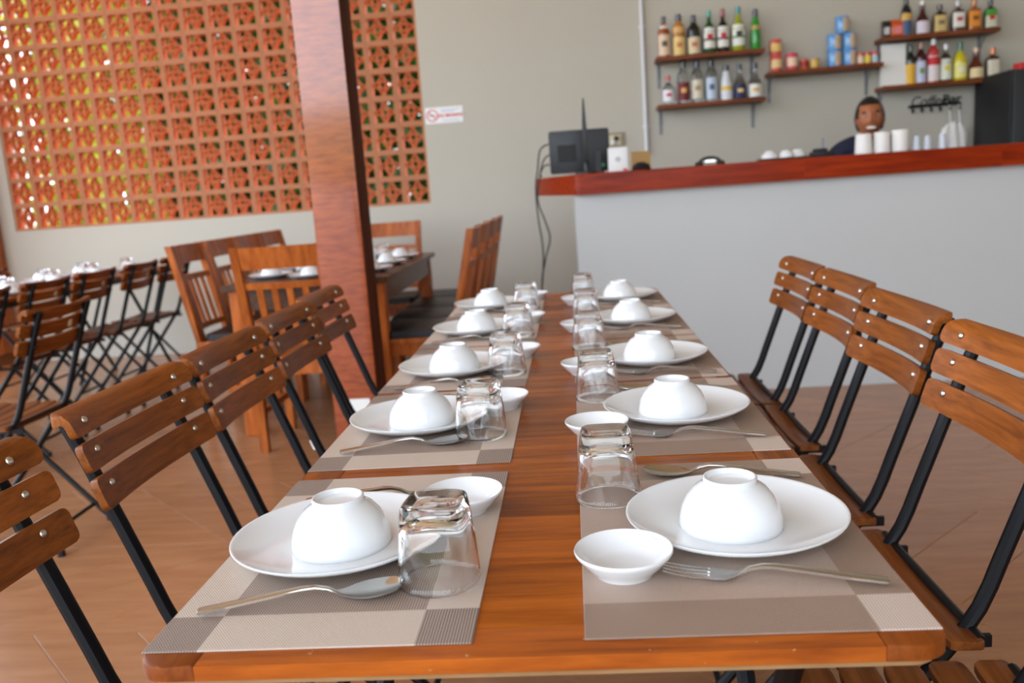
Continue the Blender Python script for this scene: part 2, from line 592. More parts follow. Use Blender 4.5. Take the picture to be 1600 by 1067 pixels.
# ------------------------------------------------------------------ the long table
TX0, TX1, TY0, TY1, TZ = -0.394, 0.286, 0.653, 3.085, 0.75
tb = thing('dining_table', 'long varnished plank table laid with ten place settings', 'table', (0, 0, 0))
BW, EW = 0.055, 0.05
TH = 0.0135
def board(name, x0, x1, y0, y1, mat):
    b = BM(); box(b, x0, x1, y0, y1, TZ - TH, TZ, 0.0004, 1)
    return obj(name, b, mat, tb)
def edge_board(name, poly, mat):
    b = BM(); prism(b, poly, TZ - TH, TZ, 0.0025, 2)
    return obj(name, b, mat, tb, sharp=25)
def corner(cx, cy, r, a0, k=6):
    return [(cx + r * math.cos(a0 + PI / 2 * i / k), cy + r * math.sin(a0 + PI / 2 * i / k)) for i in range(k + 1)]
CR = 0.028
e = 0.00025
edge_board('side_border', [(TX0 + BW - e, TY0 + e), (TX0 + BW - e, TY1 - e)] + corner(TX0 + CR, TY1 - CR, CR, PI / 2) + corner(TX0 + CR, TY0 + CR, CR, PI), 'table_y')
edge_board('side_border', [(TX1 - BW + e, TY1 - e), (TX1 - BW + e, TY0 + e)] + corner(TX1 - CR, TY0 + CR, CR, 1.5 * PI) + corner(TX1 - CR, TY1 - CR, CR, 0), 'table_y')
board('end_border', TX0 + BW, TX1 - BW, TY0, TY0 + EW, 'table_x')
board('end_border', TX0 + BW, TX1 - BW, TY1 - EW, TY1, 'table_x')
yy = TY0 + EW
pws = [0.062, 0.068, 0.058, 0.071, 0.065]
i = 0
while yy < TY1 - EW - 1e-4:
    p = pws[i % 5]
    y2 = min(yy + p, TY1 - EW)
    if TY1 - EW - y2 < 0.03: y2 = TY1 - EW
    board('plank', TX0 + BW, TX1 - BW, yy + e, y2 - e, 'table')
    yy = y2
    i += 1
bm = BM(); prism(bm, rrect(TX0 + 0.006, TX1 - 0.006, TY0 + 0.006, TY1 - 0.006, 0.026), TZ - TH - 0.007, TZ - TH)
obj('lower_lip', bm, 'table_lip', tb)
for yb in (TY0 + 0.28, 2.0, TY1 - 0.28):
    bm = BM(); box(bm, TX0 + 0.06, TX1 - 0.06, yb - 0.02, yb + 0.02, TZ - 0.055, TZ - 0.028)
    obj('batten', bm, 'table_lip', tb)
for ya in (TY0 + 0.32, TY1 - 0.32):
    for xs in (TX0 + 0.1, TX1 - 0.1):
        for d in (1, -1):
            bm = BM(); tube(bm, [(xs + d * 0.009, ya - d * 0.26, 0.0), (xs + d * 0.009, ya + d * 0.26, TZ - 0.03)], 0.012, 8)
            obj('leg', bm, 'black', tb)
    for d in (1, -1):
        bm = BM(); tube(bm, [(TX0 + 0.1, ya - d * 0.26 + d * 0.045, 0.065), (TX1 - 0.1, ya - d * 0.26 + d * 0.045, 0.065)], 0.009, 8)
        obj('crossbar', bm, 'black', tb)
        bm = BM(); tube(bm, [(TX0 + 0.08, ya + d * 0.255, TZ - 0.04), (TX1 - 0.08, ya + d * 0.255, TZ - 0.04)], 0.009, 8)
        obj('crossbar', bm, 'black', tb)

# ------------------------------------------------------------------ tableware meshes
def plate_mesh():
    b = BM()
    lathe(b, [(0, 0.005), (0.05, 0.0052), (0.07, 0.0065), (0.088, 0.0105), (0.102, 0.0158), (0.1125, 0.0208), (0.1150, 0.0222), (0.1162, 0.0215), (0.1155, 0.0196),
              (0.104, 0.0128), (0.088, 0.0065), (0.072, 0.002), (0.068, 0.0), (0.063, 0.0), (0.061, 0.002), (0, 0.002)], 56)
    return mesh_of('dinner_plate', b, 'china', 60)
def bowl_mesh():
    b = BM()   # upside down, rim at z 0
    out = [(0.0535, 0.0), (0.0548, 0.0012), (0.0545, 0.006), (0.0535, 0.016), (0.0508, 0.028), (0.0455, 0.041), (0.0380, 0.0515), (0.0305, 0.0575), (0.0280, 0.0600), (0.0285, 0.0655), (0.0275, 0.0672), (0.0255, 0.0672), (0.0242, 0.0650), (0.0235, 0.0608), (0.0, 0.0600)]
    inn = [(0.0, 0.0562), (0.026, 0.0545), (0.036, 0.0480), (0.0435, 0.0385), (0.0485, 0.0265), (0.0508, 0.0155), (0.0518, 0.006), (0.0522, 0.001)]
    out = [(r, z * 0.82) for r, z in out]
    inn = [(r, z * 0.82) for r, z in inn]
    lathe(b, out, 48)
    lathe(b, inn + [(0.0535, 0.0)], 48)
    bmesh.ops.remove_doubles(b, verts=b.verts, dist=1e-5)
    return mesh_of('rice_bowl', b, 'china', 60)
def dish_mesh():
    b = BM()
    lathe(b, [(0, 0.0055), (0.024, 0.006), (0.031, 0.009), (0.040, 0.0175), (0.0462, 0.0245), (0.0475, 0.0252), (0.0482, 0.0242), (0.0478, 0.0222), (0.0455, 0.0190), (0.0375, 0.0095), (0.0305, 0.0035), (0.0285, 0.0), (0.0265, 0.0), (0.0255, 0.002), (0, 0.0022)], 44)
    return mesh_of('sauce_dish', b, 'china', 60)
def tumbler_mesh():
    b = BM()   # upside down: rim on the table, thick square base on top
    H = 0.0885
    outer = [(0.0395, 0.0006, 2.2), (0.0402, 0.0025, 2.2), (0.0398, 0.012, 2.4), (0.0385, 0.028, 3.0), (0.0368, 0.046, 3.8), (0.0350, 0.064, 4.6), (0.0336, 0.078, 5.2), (0.0326, 0.0845, 5.4), (0.0312, 0.0872, 5.4), (0.0290, H, 5.0), (0.0255, 0.0878, 4.2), (0.021, 0.0852, 3.2), (0.010, 0.0840, 2.4), (0, 0.0836, 2)]
    inner = [(0, 0.0655, 2), (0.013, 0.0652, 2.4), (0.0235, 0.0638, 3.4), (0.0288, 0.0600, 4.0), (0.0315, 0.053, 4.0), (0.0340, 0.038, 3.4), (0.0360, 0.022, 2.8), (0.0376, 0.008, 2.3), (0.0382, 0.0022, 2.2)]
    tp = lambda z: 1 - 0.085 * min(1, z / 0.085)
    outer = [(r * tp(z), z * 0.965, n) for r, z, n in outer]
    inner = [(r * tp(z), z * (1.09 if z > 0.05 else 1.0), n) for r, z, n in inner]
    pr = outer[::-1]
    lathe(b, [(r, z) for r, z, n in pr], 48, lambda i: pr[i][2])
    p2 = inner + [outer[0]]
    lathe(b, [(r, z) for r, z, n in p2], 48, lambda i: p2[i][2])
    bmesh.ops.remove_doubles(b, verts=b.verts, dist=1e-5)
    return mesh_of('tumbler', b, 'glass', 70)
def ribbon(b, st, nc=6):
    """stations (s, half width, z, cup depth, thickness) along +x"""
    tops, bots = [], []
    for s, hw, z, cup, th in st:
        tr, br = [], []
        for k in range(nc + 1):
            u = -1 + 2 * k / nc
            zz = z + cup * (u * u - 1) if cup > 0 else z
            edge = th * (0.30 if k in (0, nc) else 0.5)
            tr.append(b.verts.new((s, u * hw, zz + edge)))
            br.append(b.verts.new((s, u * hw, zz - edge)))
        tops.append(tr); bots.append(br)
    n = len(st)
    for i in range(n - 1):
        for k in range(nc):
            b.faces.new((tops[i][k], tops[i + 1][k], tops[i + 1][k + 1], tops[i][k + 1]))
            b.faces.new((bots[i][k], bots[i][k + 1], bots[i + 1][k + 1], bots[i + 1][k]))
        b.faces.new((tops[i][0], bots[i][0], bots[i + 1][0], tops[i + 1][0]))
        b.faces.new((tops[i][nc], tops[i + 1][nc], bots[i + 1][nc], bots[i][nc]))
    b.faces.new(tops[0] + bots[0][::-1])
    b.faces.new(bots[-1] + tops[-1][::-1])
HANDLE = [(0.0, 0.0048, 0.0045, 0, 0.0030), (0.002, 0.0058, 0.0045, 0, 0.0038), (0.03, 0.0054, 0.0070, 0, 0.0040), (0.07, 0.0047, 0.0115, 0, 0.0040), (0.098, 0.0040, 0.0142, 0, 0.0040), (0.110, 0.0034, 0.0142, 0, 0.0040), (0.122, 0.0031, 0.0112, 0, 0.0038), (0.130, 0.0036, 0.0068, 0.0006, 0.0030)]
def spoon_mesh():
    b = BM()
    st = HANDLE + [(0.134, 0.0065, 0.0058, 0.0022, 0.002)]
    for k in range(9):
        t = (k + 0.6) / 9
        hw = 0.0198 * math.sqrt(max(0.0, 1 - (2 * t - 1.02) ** 2)) ** 0.85 if k < 8 else 0.006
        st.append((0.136 + 0.060 * t, max(hw, 0.003), 0.0056 + 0.0040 * t * t, 0.0052 * (hw / 0.0198), 0.0014))
    ribbon(b, st, 8)
    return mesh_of('table_spoon', b, 'steel', 50)
def fork_mesh():
    b = BM()
    ribbon(b, HANDLE + [(0.136, 0.0070, 0.0050, 0.0010, 0.002), (0.144, 0.0112, 0.0040, 0.0012, 0.0018), (0.153, 0.0125, 0.0046, 0.0012, 0.0018), (0.160, 0.0125, 0.0054, 0.0010, 0.0018)], 6)
    for q in (-0.0104, -0.0035, 0.0035, 0.0104):
        bq = BM()
        z0 = lambda t: 0.0052 + 0.0052 * t * t
        ribbon(bq, [(0.158 + 0.043 * t, 0.0019 * (1 - 0.45 * t), z0(t), 0, 0.0017) for t in (0, 0.25, 0.5, 0.75, 0.93, 1.0)], 2)
        for v in bq.verts: v.co.y += q
        me = bpy.data.meshes.new('tine'); bq.to_mesh(me); bq.free(); b.from_mesh(me); bpy.data.meshes.remove(me)
    return mesh_of('table_fork', b, 'steel', 50)
ME = dict(plate=plate_mesh(), bowl=bowl_mesh(), dish=dish_mesh(), glass=tumbler_mesh(), spoon=spoon_mesh(), fork=fork_mesh())
HX, HY = 0.146, 0.2245
LIGHT, LIGHT2, DARK, DARK2 = (208, 190, 174), (172, 152, 138), (116, 95, 80), (162, 141, 124)
M['mat_l'] = mat_weave('placemat_weave', (DARK, LIGHT2, 'x'), (LIGHT, DARK2, 'c'), ((92, 74, 62), LIGHT2, 'x'), HX, HY, 0.05, 0.062)
M['mat_r'] = mat_weave('placemat_weave_pale', ((140, 116, 100), (206, 184, 168), 'c'), ((122, 98, 82), (172, 148, 130), 'c'), (LIGHT, LIGHT2, 'x'), HX, HY, 0.05, 0.062, True)
def placemat_mesh(k):
    b = BM()
    box(b, -HX, HX, -HY, HY, 0, 0.0016, 0.0006, 1)
    return mesh_of('placemat', b, k)
MEM = dict(l=placemat_mesh('mat_l'), r=placemat_mesh('mat_r'))

POS = ['nearest', 'second nearest', 'middle', 'second farthest', 'farthest']
Z0 = TZ + 0.0017
def put(name, key, label, cat, x, y, z, rz=0.0, group=None):
    return tag(link(name, ME[key], None, (x, y, z), (0, 0, rz)), label, cat, group)
def cutlery(name, key, label, handle, tip, group):
    h, t = Vector(handle), Vector(tip)
    d = t - h
    return put(name, key, label, key, h.x, h.y, Z0 + 0.0004, math.atan2(d.y, d.x), group)

MY = [0.9005, 1.390, 1.862, 2.330, 2.803]
R_pl = [(0.158, 0.898), (0.152, 1.372), (0.154, 1.808), (0.153, 2.34), (0.150, 2.815)]
L_pl = [(-0.273, 0.890), (-0.267, 1.386), (-0.267, 1.805), (-0.272, 2.31), (-0.277, 2.795)]
R_gl = [(0.027, 1.008), (0.031, 1.505), (0.027, 1.99), (0.030, 2.43), (0.028, 2.86)]
L_gl = [(-0.148, 0.797), (-0.157, 1.305), (-0.148, 1.755), (-0.150, 2.21), (-0.152, 2.70)]
R_di = [(0.033, 0.801), (0.022, 1.273), (0.012, 1.718), (0.006, 2.235), (0.003, 2.75)]
L_di = [(-0.147, 0.988), (-0.138, 1.473), (-0.132, 1.93), (-0.134, 2.43), (-0.137, 2.925)]
for side, pl, gl, di in (('right', R_pl, R_gl, R_di), ('left', L_pl, L_gl, L_di)):
    R = side == 'right'
    for i in range(5):
        w_ = POS[i] + ', ' + side + ' side of long table'
        tag(link('placemat', MEM['r' if R else 'l'], None, (0.138 if R else -0.249, MY[i], TZ), (0, 0, random.uniform(-0.006, 0.012))),
            'taupe woven placemat, ' + w_, 'placemat', 'placemats on the long table')
        px, py = pl[i]
        put('dinner_plate', 'plate', 'round white plate, ' + w_, 'plate', px, py, Z0, 0, 'plates on the long table')
        put('rice_bowl', 'bowl', 'white bowl upside down on its plate, ' + w_, 'bowl', px - (0.005 if R else -0.003), py - 0.003, Z0 + 0.0053, 0, 'bowls on the long table')
        put('tumbler', 'glass', 'clear square glass upside down, ' + w_, 'glass', gl[i][0], gl[i][1], Z0, random.uniform(-0.06, 0.06) - (0.10 if not R else -0.04), 'glasses on the long table')
        put('sauce_dish', 'dish', 'small white sauce dish, ' + w_, 'dish', di[i][0], di[i][1], Z0, 0, 'sauce dishes on the long table')
        j = random.uniform(-0.006, 0.006)
        if R:
            cutlery('table_fork', 'fork', 'steel fork beside the plate, ' + w_, (px + 0.110, py - 0.147 + j), (px - 0.087, py - 0.112 + j), 'forks on the long table')
            cutlery('table_spoon', 'spoon', 'steel spoon behind the plate, ' + w_, (px + 0.107, py + 0.146 + j), (px - 0.086, py + 0.186 + j), 'spoons on the long table')
        else:
            cutlery('table_spoon', 'spoon', 'steel spoon in front of the plate, ' + w_, (px - 0.098, py - 0.156 + j), (px + 0.092, py - 0.118 + j), 'spoons on the long table')
            cutlery('table_fork', 'fork', 'steel fork behind the plate, ' + w_, (px - 0.082, py + 0.135 + j), (px + 0.098, py + 0.145 + j), 'forks on the long table')

# ------------------------------------------------------------------ folding slat chairs
# slat outline with extra columns near the ends for the rounded corners
def slat_cols(length, h, th, sag, lip=0.0, rnd=0.011):
    us = [-1, -1 + 0.006, -1 + 0.02, -1 + 0.05] + [-0.85 + 1.7 * k / 10 for k in range(11)] + [1 - 0.05, 1 - 0.02, 1 - 0.006, 1]
    b = BM()
    prof = [(0, 0.0), (0, 0.33), (0, 0.66), (0, 1.0)] if not lip else [(0, 0), (0.0, 0.40), (-0.10 * lip, 0.62), (-0.38 * lip, 0.82), (-lip, 0.97), (-1.25 * lip, 1.0)]
    fr, bk = [], []
    for u in us:
        yv = u * length / 2
        dist = length / 2 - abs(yv)
        cut = rnd - math.sqrt(max(0, rnd * rnd - (rnd - dist) ** 2)) if dist < rnd else 0
        a, c = [], []
        for i, (px, t) in enumerate(prof):
            z = max(cut, min(h - cut, t * h))
            nx, nz = 1.0, 0.0
            if lip and i > 1:
                p0, p1 = prof[i - 1], prof[min(i + 1, len(prof) - 1)]
                dx, dz = p1[0] - p0[0], (p1[1] - p0[1]) * h
                l_ = math.hypot(dx, dz)
                nx, nz = dz / l_, -dx / l_
            a.append(b.verts.new((px + sag * u * u + nx * th / 2, yv, z + nz * th / 2)))
            c.append(b.verts.new((px + sag * u * u - nx * th / 2, yv, z - nz * th / 2)))
        fr.append(a); bk.append(c)
    n, m_ = len(us) - 1, len(prof)
    for k in range(n):
        for i in range(m_ - 1):
            b.faces.new((fr[k][i], fr[k + 1][i], fr[k + 1][i + 1], fr[k][i + 1]))
            b.faces.new((bk[k][i], bk[k][i + 1], bk[k + 1][i + 1], bk[k + 1][i]))
        b.faces.new((fr[k][0], bk[k][0], bk[k + 1][0], fr[k + 1][0]))
        b.faces.new((fr[k][-1], fr[k + 1][-1], bk[k + 1][-1], bk[k][-1]))
    for k in (0, n):
        for i in range(m_ - 1):
            b.faces.new((fr[k][i], fr[k][i + 1], bk[k][i + 1], bk[k][i]))
    return b

BACK = [(-0.138, 0.838), (-0.132, 0.824), (-0.115, 0.784), (-0.094, 0.728), (-0.063, 0.644), (-0.034, 0.565), (-0.020, 0.525), (-0.006, 0.492), (0.012, 0.462), (0.035, 0.432), (0.20, 0.222), (0.372, 0.012)]
def back_x(z):
    for (x0, z0), (x1, z1) in zip(BACK, BACK[1:]):
        if z1 <= z <= z0: return x0 + (x1 - x0) * (z0 - z) / (z0 - z1)
    return BACK[0][0]
def make_folding():
    t = thing('folding_chair', '', 'chair', (0, 0, 0))
    SG = 0.026
    mtop = mesh_of('back_slat', slat_cols(0.396, 0.0425, 0.0125, SG, lip=0.017), 'slat')
    mmid = mesh_of('back_slat', slat_cols(0.396, 0.0440, 0.0125, SG), 'slat')
    mlow = mesh_of('back_slat', slat_cols(0.396, 0.0500, 0.0125, SG), 'slat')
    bb = BM()
    lathe(bb, [(0.0062, 0), (0.0062, 0.001), (0.0052, 0.0026), (0.003, 0.0037), (0, 0.0041)], 12)
    mb = mesh_of('bolt', bb, 'bolt')
    ang = math.radians(18)
    bow = SG * (0.149 / 0.198) ** 2
    for z0, xb, me, hb in ((0.8045, -0.103, mtop, 0.020), (0.7518, -0.090, mmid, 0.0275), (0.6930, -0.075, mlow, 0.033)):
        s = link('back_slat', me, t, (xb + hb * math.sin(ang) - (0.00625 + bow) * math.cos(ang), 0, z0), (0, -ang, 0))
        for q in (-0.149, 0.149):
            link('bolt', mb, s, (0.00625 + bow, q, hb), (0, PI / 2, 0))
            b = BM(); tube(b, [(bow - 0.0255, q, hb), (bow - 0.005, q, hb)], 0.006, 8)
            obj('spacer', b, 'black', s)
        if me is mmid:
            b = BM(); box(b, -0.0072, -0.0060, -0.066, -0.044, 0.012, 0.036)
            obj('maker_label', b, 'beige', s)['label'] = 'small beige sticker on the back of the slat'
    for q in (-0.149, 0.149):
        b = BM(); tube(b, [(x, q, z) for x, z in BACK], 0.0122, 10, (0, 1, 0), 0.92)
        obj('rear_leg', b, 'black', t)
        b = BM(); tube(b, [(0.285, q * 1.12, 0.438), (0.265, q * 1.12, 0.412), (-0.07, q * 1.12, 0.03), (-0.085, q * 1.12, 0.012)], 0.0095, 8, (0, 1, 0))
        obj('front_leg', b, 'black', t)
        b = BM(); bar(b, (-0.02, q * 1.04, 0.444), (0.290, q * 1.04, 0.444), 0.008, 0.018)
        obj('seat_rail', b, 'black', t)
        for xx in (0.372, -0.085):
            b = BM(); tube(b, [(xx, q * (1 if xx > 0 else 1.12), 0.0), (xx, q * (1 if xx > 0 else 1.12), 0.022)], 0.0135, 8)
            obj('foot_cap', b, 'rubber', t)
    for xx, zz, hw in ((0.008, 0.462, 0.188), (0.300, 0.095, 0.15), (-0.035, 0.066, 0.168), (0.280, 0.436, 0.168)):
        b = BM(); tube(b, [(xx, -hw, zz), (xx, hw, zz)], 0.0075, 8)
        obj('cross_rod', b, 'black', t)
    sl = mesh_of('seat_slat', seat_slat_bm(), 'seat')
    for k in range(5):
        link('seat_slat', sl, t, (0.030 + 0.0585 * k, 0, 0.457), (0, 0, 0))
    return t
def seat_slat_bm():
    b = BM()
    us = [-1, -0.975, -0.9] + [-0.8 + 1.6 * k / 6 for k in range(7)] + [0.9, 0.975, 1]
    L_, wd, th, sag = 0.40, 0.049, 0.013, 0.008
    tp, bt = [], []
    for u in us:
        cut = 0.007 if abs(u) == 1 else (0.002 if abs(u) > 0.96 else 0)
        z = sag * u * u - 0.004
        tp.append([b.verts.new((x, u * L_ / 2, z + th / 2 - dz)) for x, dz in ((-wd / 2 + cut, 0.002), (-wd / 2 + 0.003 + cut, 0), (wd / 2 - 0.003 - cut, 0), (wd / 2 - cut, 0.002))])
        bt.append([b.verts.new((x, u * L_ / 2, z - th / 2)) for x in (-wd / 2 + cut, wd / 2 - cut)])
    for k in range(len(us) - 1):
        for i in range(3): b.faces.new((tp[k][i], tp[k + 1][i], tp[k + 1][i + 1], tp[k][i + 1]))
        b.faces.new((bt[k][0], bt[k][1], bt[k + 1][1], bt[k + 1][0]))
        b.faces.new((tp[k][0], bt[k][0], bt[k + 1][0], tp[k + 1][0]))
        b.faces.new((tp[k][3], tp[k + 1][3], bt[k + 1][1], bt[k][1]))
    for k in (0, -1): b.faces.new(tp[k] + bt[k][::-1])
    return b
fold0 = make_folding()
first = [True]
def folding(x, y, rz, label, group):
    if first[0]:
        first[0] = False
        fold0.location = (x, y, 0); fold0.rotation_euler = (0, 0, rz)
        fold0['label'] = label; fold0['group'] = group
        return fold0
    return dup(fold0, (x, y, 0), rz, label, group)
G1, G2 = 'folding chairs at the long table', 'folding chairs at the back table'
for i, (x, y) in enumerate([(-0.628, 0.872), (-0.643, 1.37), (-0.642, 1.79), (-0.658, 2.25), (-0.690, 2.677)]):
    folding(x, y, random.uniform(-0.01, 0.01), 'brown slatted folding chair, ' + POS[i] + ', left side of long table', G1)
for i, (x, y) in enumerate([(0.552, 0.900), (0.546, 1.346), (0.553, 1.795), (0.577, 2.26), (0.579, 2.68)]):
    folding(x, y, PI + random.uniform(-0.01, 0.01), 'brown slatted folding chair, ' + POS[i] + ', right side of long table', G1)
# price tag on a chair leg
pt = thing('paper_tag', 'small white paper tag wrapped round a chair leg left of the long table', 'tag', (-0.679, 2.112, 0.508))

# ------------------------------------------------------------------ back table by the wall with its folding chairs
T2 = (-3.54, -2.90, 3.35, 6.25)
t2 = thing('dining_table', 'long plank table far left below the block wall', 'table', (0, 0, 0))
yy = T2[2]
k = 0
while yy < T2[3] - 1e-6:
    bm = BM(); box(bm, T2[0], T2[1], yy + e, min(yy + 0.145, T2[3]) - e, 0.731, 0.75, 0.001)
    obj('plank', bm, 'table', t2)
    yy += 0.145
bm = BM(); box(bm, T2[0] + 0.02, T2[1] - 0.02, T2[2] + 0.02, T2[3] - 0.02, 0.70, 0.731)
obj('table_frame', bm, 'black', t2)
for ya in (T2[2] + 0.35, T2[3] - 0.35):
    for xs in (T2[0] + 0.1, T2[1] - 0.1):
        for d in (1, -1):
            bm = BM(); tube(bm, [(xs + d * 0.01, ya - d * 0.26, 0.0), (xs + d * 0.01, ya + d * 0.26, 0.70)], 0.012, 8)
            obj('leg', bm, 'black', t2)
PL2 = ['nearest', 'second', 'third', 'fourth', 'fifth', 'farthest']
for i, y in enumerate([3.60, 4.08, 4.55, 5.05, 5.52]):
    folding(-2.690 + random.uniform(-0.01, 0.01), y, PI + random.uniform(-0.04, 0.04), 'slatted folding chair at the far left table, ' + PL2[i] + ' of the near row', G2)
folding(-1.885, 2.85, PI + 0.02, 'slatted folding chair standing alone at the left, seen from behind', G2)
folding(-3.76, 5.50, 0.0, 'slatted folding chair beyond the far left table against the wall', G2)
ts = ['nearest', 'second', 'third', 'fourth', 'farthest']
for i, y in enumerate([4.02, 4.47, 4.91, 5.35, 5.80]):
    for side, px, gx, dx in (('near', -3.035, -3.13, -3.16), ('far', -3.40, -3.30, -3.27)):
        w_ = ts[i] + ' in the ' + side + ' row, far left table'
        put('dinner_plate', 'plate', 'white plate, ' + w_, 'plate', px, y, 0.7505, 0, 'plates on the far left table')
        put('rice_bowl', 'bowl', 'white bowl upside down, ' + w_, 'bowl', px, y, 0.756, 0, 'bowls on the far left table')
        put('tumbler', 'glass', 'clear glass upside down, ' + w_, 'glass', gx, y + (0.13 if side == 'near' else -0.13), 0.7508, 0, 'glasses on the far left table')
        put('sauce_dish', 'dish', 'small white dish, ' + w_, 'dish', dx + (0.02 if side == 'near' else -0.02), y - (0.13 if side == 'near' else -0.13), 0.7506, 0, 'dishes on the far left table')

# ------------------------------------------------------------------ far dining table with wooden chairs
T3 = (-1.70, -0.885, 4.06, 5.58)
t3 = thing('dining_table', 'dark wooden dining table behind the timber column', 'table', (0, 0, 0))
for k in range(6):
    x0 = T3[0] + (T3[1] - T3[0]) * k / 6
    x1 = T3[0] + (T3[1] - T3[0]) * (k + 1) / 6
    bm = BM(); box(bm, x0 + e, x1 - e, T3[2], T3[3], 0.732, 0.76, 0.002)
    obj('plank', bm, 'darktable', t3)
bm = BM()
for x0, x1, y0, y1 in ((T3[0] + 0.03, T3[0] + 0.05, T3[2] + 0.04, T3[3] - 0.04), (T3[1] - 0.05, T3[1] - 0.03, T3[2] + 0.04, T3[3] - 0.04), (T3[0] + 0.05, T3[1] - 0.05, T3[2] + 0.04, T3[2] + 0.06), (T3[0] + 0.05, T3[1] - 0.05, T3[3] - 0.06, T3[3] - 0.04)):
    box(bm, x0, x1, y0, y1, 0.63, 0.732)
obj('apron', bm, 'darktable', t3)
for x in (T3[0] + 0.06, T3[1] - 0.06):
    for y in (T3[2] + 0.07, T3[3] - 0.07):
        bm = BM(); box(bm, x - 0.035, x + 0.035, y - 0.035, y + 0.035, 0, 0.732, 0.004)
        obj('leg', bm, 'dining', t3)

def make_dining(cushion):
    """faces +x; origin on the floor under the seat centre"""
    t = thing('dining_chair', '', 'chair')
    for q in (-0.19, 0.19):
        b = BM()
        hexa(b, [(-0.225, q - 0.018, 0), (-0.19, q - 0.018, 0), (-0.19, q + 0.018, 0), (-0.225, q + 0.018, 0), (-0.215, q - 0.02, 0.45), (-0.17, q - 0.02, 0.45), (-0.17, q + 0.02, 0.45), (-0.215, q + 0.02, 0.45)])
        hexa(b, [(-0.215, q - 0.02, 0.45), (-0.17, q - 0.02, 0.45), (-0.17, q + 0.02, 0.45), (-0.215, q + 0.02, 0.45), (-0.318, q - 0.018, 0.955), (-0.285, q - 0.018, 0.955), (-0.285, q + 0.018, 0.955), (-0.318, q + 0.018, 0.955)])
        bmesh.ops.remove_doubles(b, verts=b.verts, dist=1e-4)
        obj('rear_leg', b, 'dining', t)
        b = BM(); hexa(b, [(0.17, q - 0.017, 0), (0.204, q - 0.017, 0), (0.204, q + 0.017, 0), (0.17, q + 0.017, 0), (0.165, q - 0.021, 0.42), (0.207, q - 0.021, 0.42), (0.207, q + 0.021, 0.42), (0.165, q + 0.021, 0.42)])
        obj('front_leg', b, 'dining', t)
        b = BM(); box(b, -0.18, 0.17, q - 0.011, q + 0.011, 0.36, 0.42)
        obj('side_apron', b, 'dining', t)
        b = BM(); box(b, -0.2, 0.18, q - 0.010, q + 0.010, 0.17, 0.20)
        obj('stretcher', b, 'dining', t)
    for xx in (-0.195, 0.185):
        b = BM(); box(b, xx - 0.011, xx + 0.011, -0.17, 0.17, 0.36, 0.42)
        obj('seat_apron', b, 'dining', t)
    def rail(name, z0, z1, th, mat):
        b = BM()
        n = 8
        xs = lambda z: -0.1925 - (z - 0.45) / 0.505 * 0.109
        rings = []
        for k in range(n + 1):
            u = -1 + 2 * k / n
            dx = -0.02 * (1 - u * u)
            rings.append([b.verts.new((xs(z) + dx + s * th / 2, u * 0.172, z)) for s, z in ((-1, z0), (1, z0), (1, z1), (-1, z1))])
        for a, c in zip(rings, rings[1:]):
            for j in range(4): b.faces.new((a[j], a[(j + 1) % 4], c[(j + 1) % 4], c[j]))
        b.faces.new(rings[0][::-1]); b.faces.new(rings[-1])
        obj(name, b, mat, t)
        return xs
    xs = rail('top_rail', 0.855, 0.953, 0.022, 'dining')
    rail('middle_rail', 0.765, 0.795, 0.018, 'dining')
    rail('lower_rail', 0.50, 0.53, 0.018, 'dining')
    for k in range(4):
        u = -0.6 + 1.2 * k / 3
        dx = -0.02 * (1 - u * u)
        b = BM(); bar(b, (xs(0.525) + dx, u * 0.172, 0.525), (xs(0.77) + dx, u * 0.172, 0.77), 0.028, 0.012)
        obj('back_slat', b, 'dining', t)
    b = BM(); prism(b, rrect(-0.215, 0.222, -0.215, 0.215, 0.02), 0.42, 0.445, 0.006)
    obj('seat', b, 'dining', t)
    if cushion:
        b = BM(); prism(b, rrect(-0.165, 0.222, -0.208, 0.208, 0.025), 0.446, 0.482, 0.012, 3)
        obj('seat_cushion', b, 'cushion', t)['label'] = 'black padded seat cushion'
    return t
dc = make_dining(True)
G3 = 'wooden dining chairs at the dark table'
dcs = []
n4 = ['nearest', 'second', 'third', 'farthest']
for i, y in enumerate([4.33, 4.78, 5.23, 5.68]):
    lab = 'wooden dining chair with black cushion, ' + n4[i] + ' in row right of dark table'
    if i == 0:
        dc.location = (-0.78, y, 0); dc.rotation_euler = (0, 0, PI); dc['label'] = lab; dc['group'] = G3
    else: dup(dc, (-0.78 + 0.004 * i, y, 0), PI + random.uniform(-0.02, 0.02), lab, G3)
for i, y in enumerate([4.60, 5.05, 5.50, 5.94]):
    dup(dc, (-1.79, y, 0), random.uniform(-0.015, 0.015), 'wooden dining chair with slatted back, ' + n4[i] + ' in row left of dark table', G3)
dup(dc, (-1.25, 5.74, 0), -PI / 2, 'wooden dining chair at the far head of the dark table by the wall', G3)
dn = make_dining(False)
dn.location = (-1.285, 4.02, 0); dn.rotation_euler = (0, 0, PI / 2)
dn['label'] = 'wooden dining chair with bare seat at near end of dark table, back to us'
for i, y in enumerate([4.40, 4.80, 5.20]):
    for side, px, gx in (('right', -1.035, -1.165), ('left', -1.56, -1.43)):
        w_ = n4[i if i < 2 else 3] + ' on ' + side + ' side of dark table'
        put('dinner_plate', 'plate', 'white plate, ' + w_, 'plate', px, y, 0.7605, 0, 'plates on the dark table')
        put('rice_bowl', 'bowl', 'white bowl upside down, ' + w_, 'bowl', px, y, 0.766, 0, 'bowls on the dark table')
        put('tumbler', 'glass', 'clear glass upside down, ' + w_, 'glass', gx, y + 0.13, 0.7608, 0, 'glasses on the dark table')

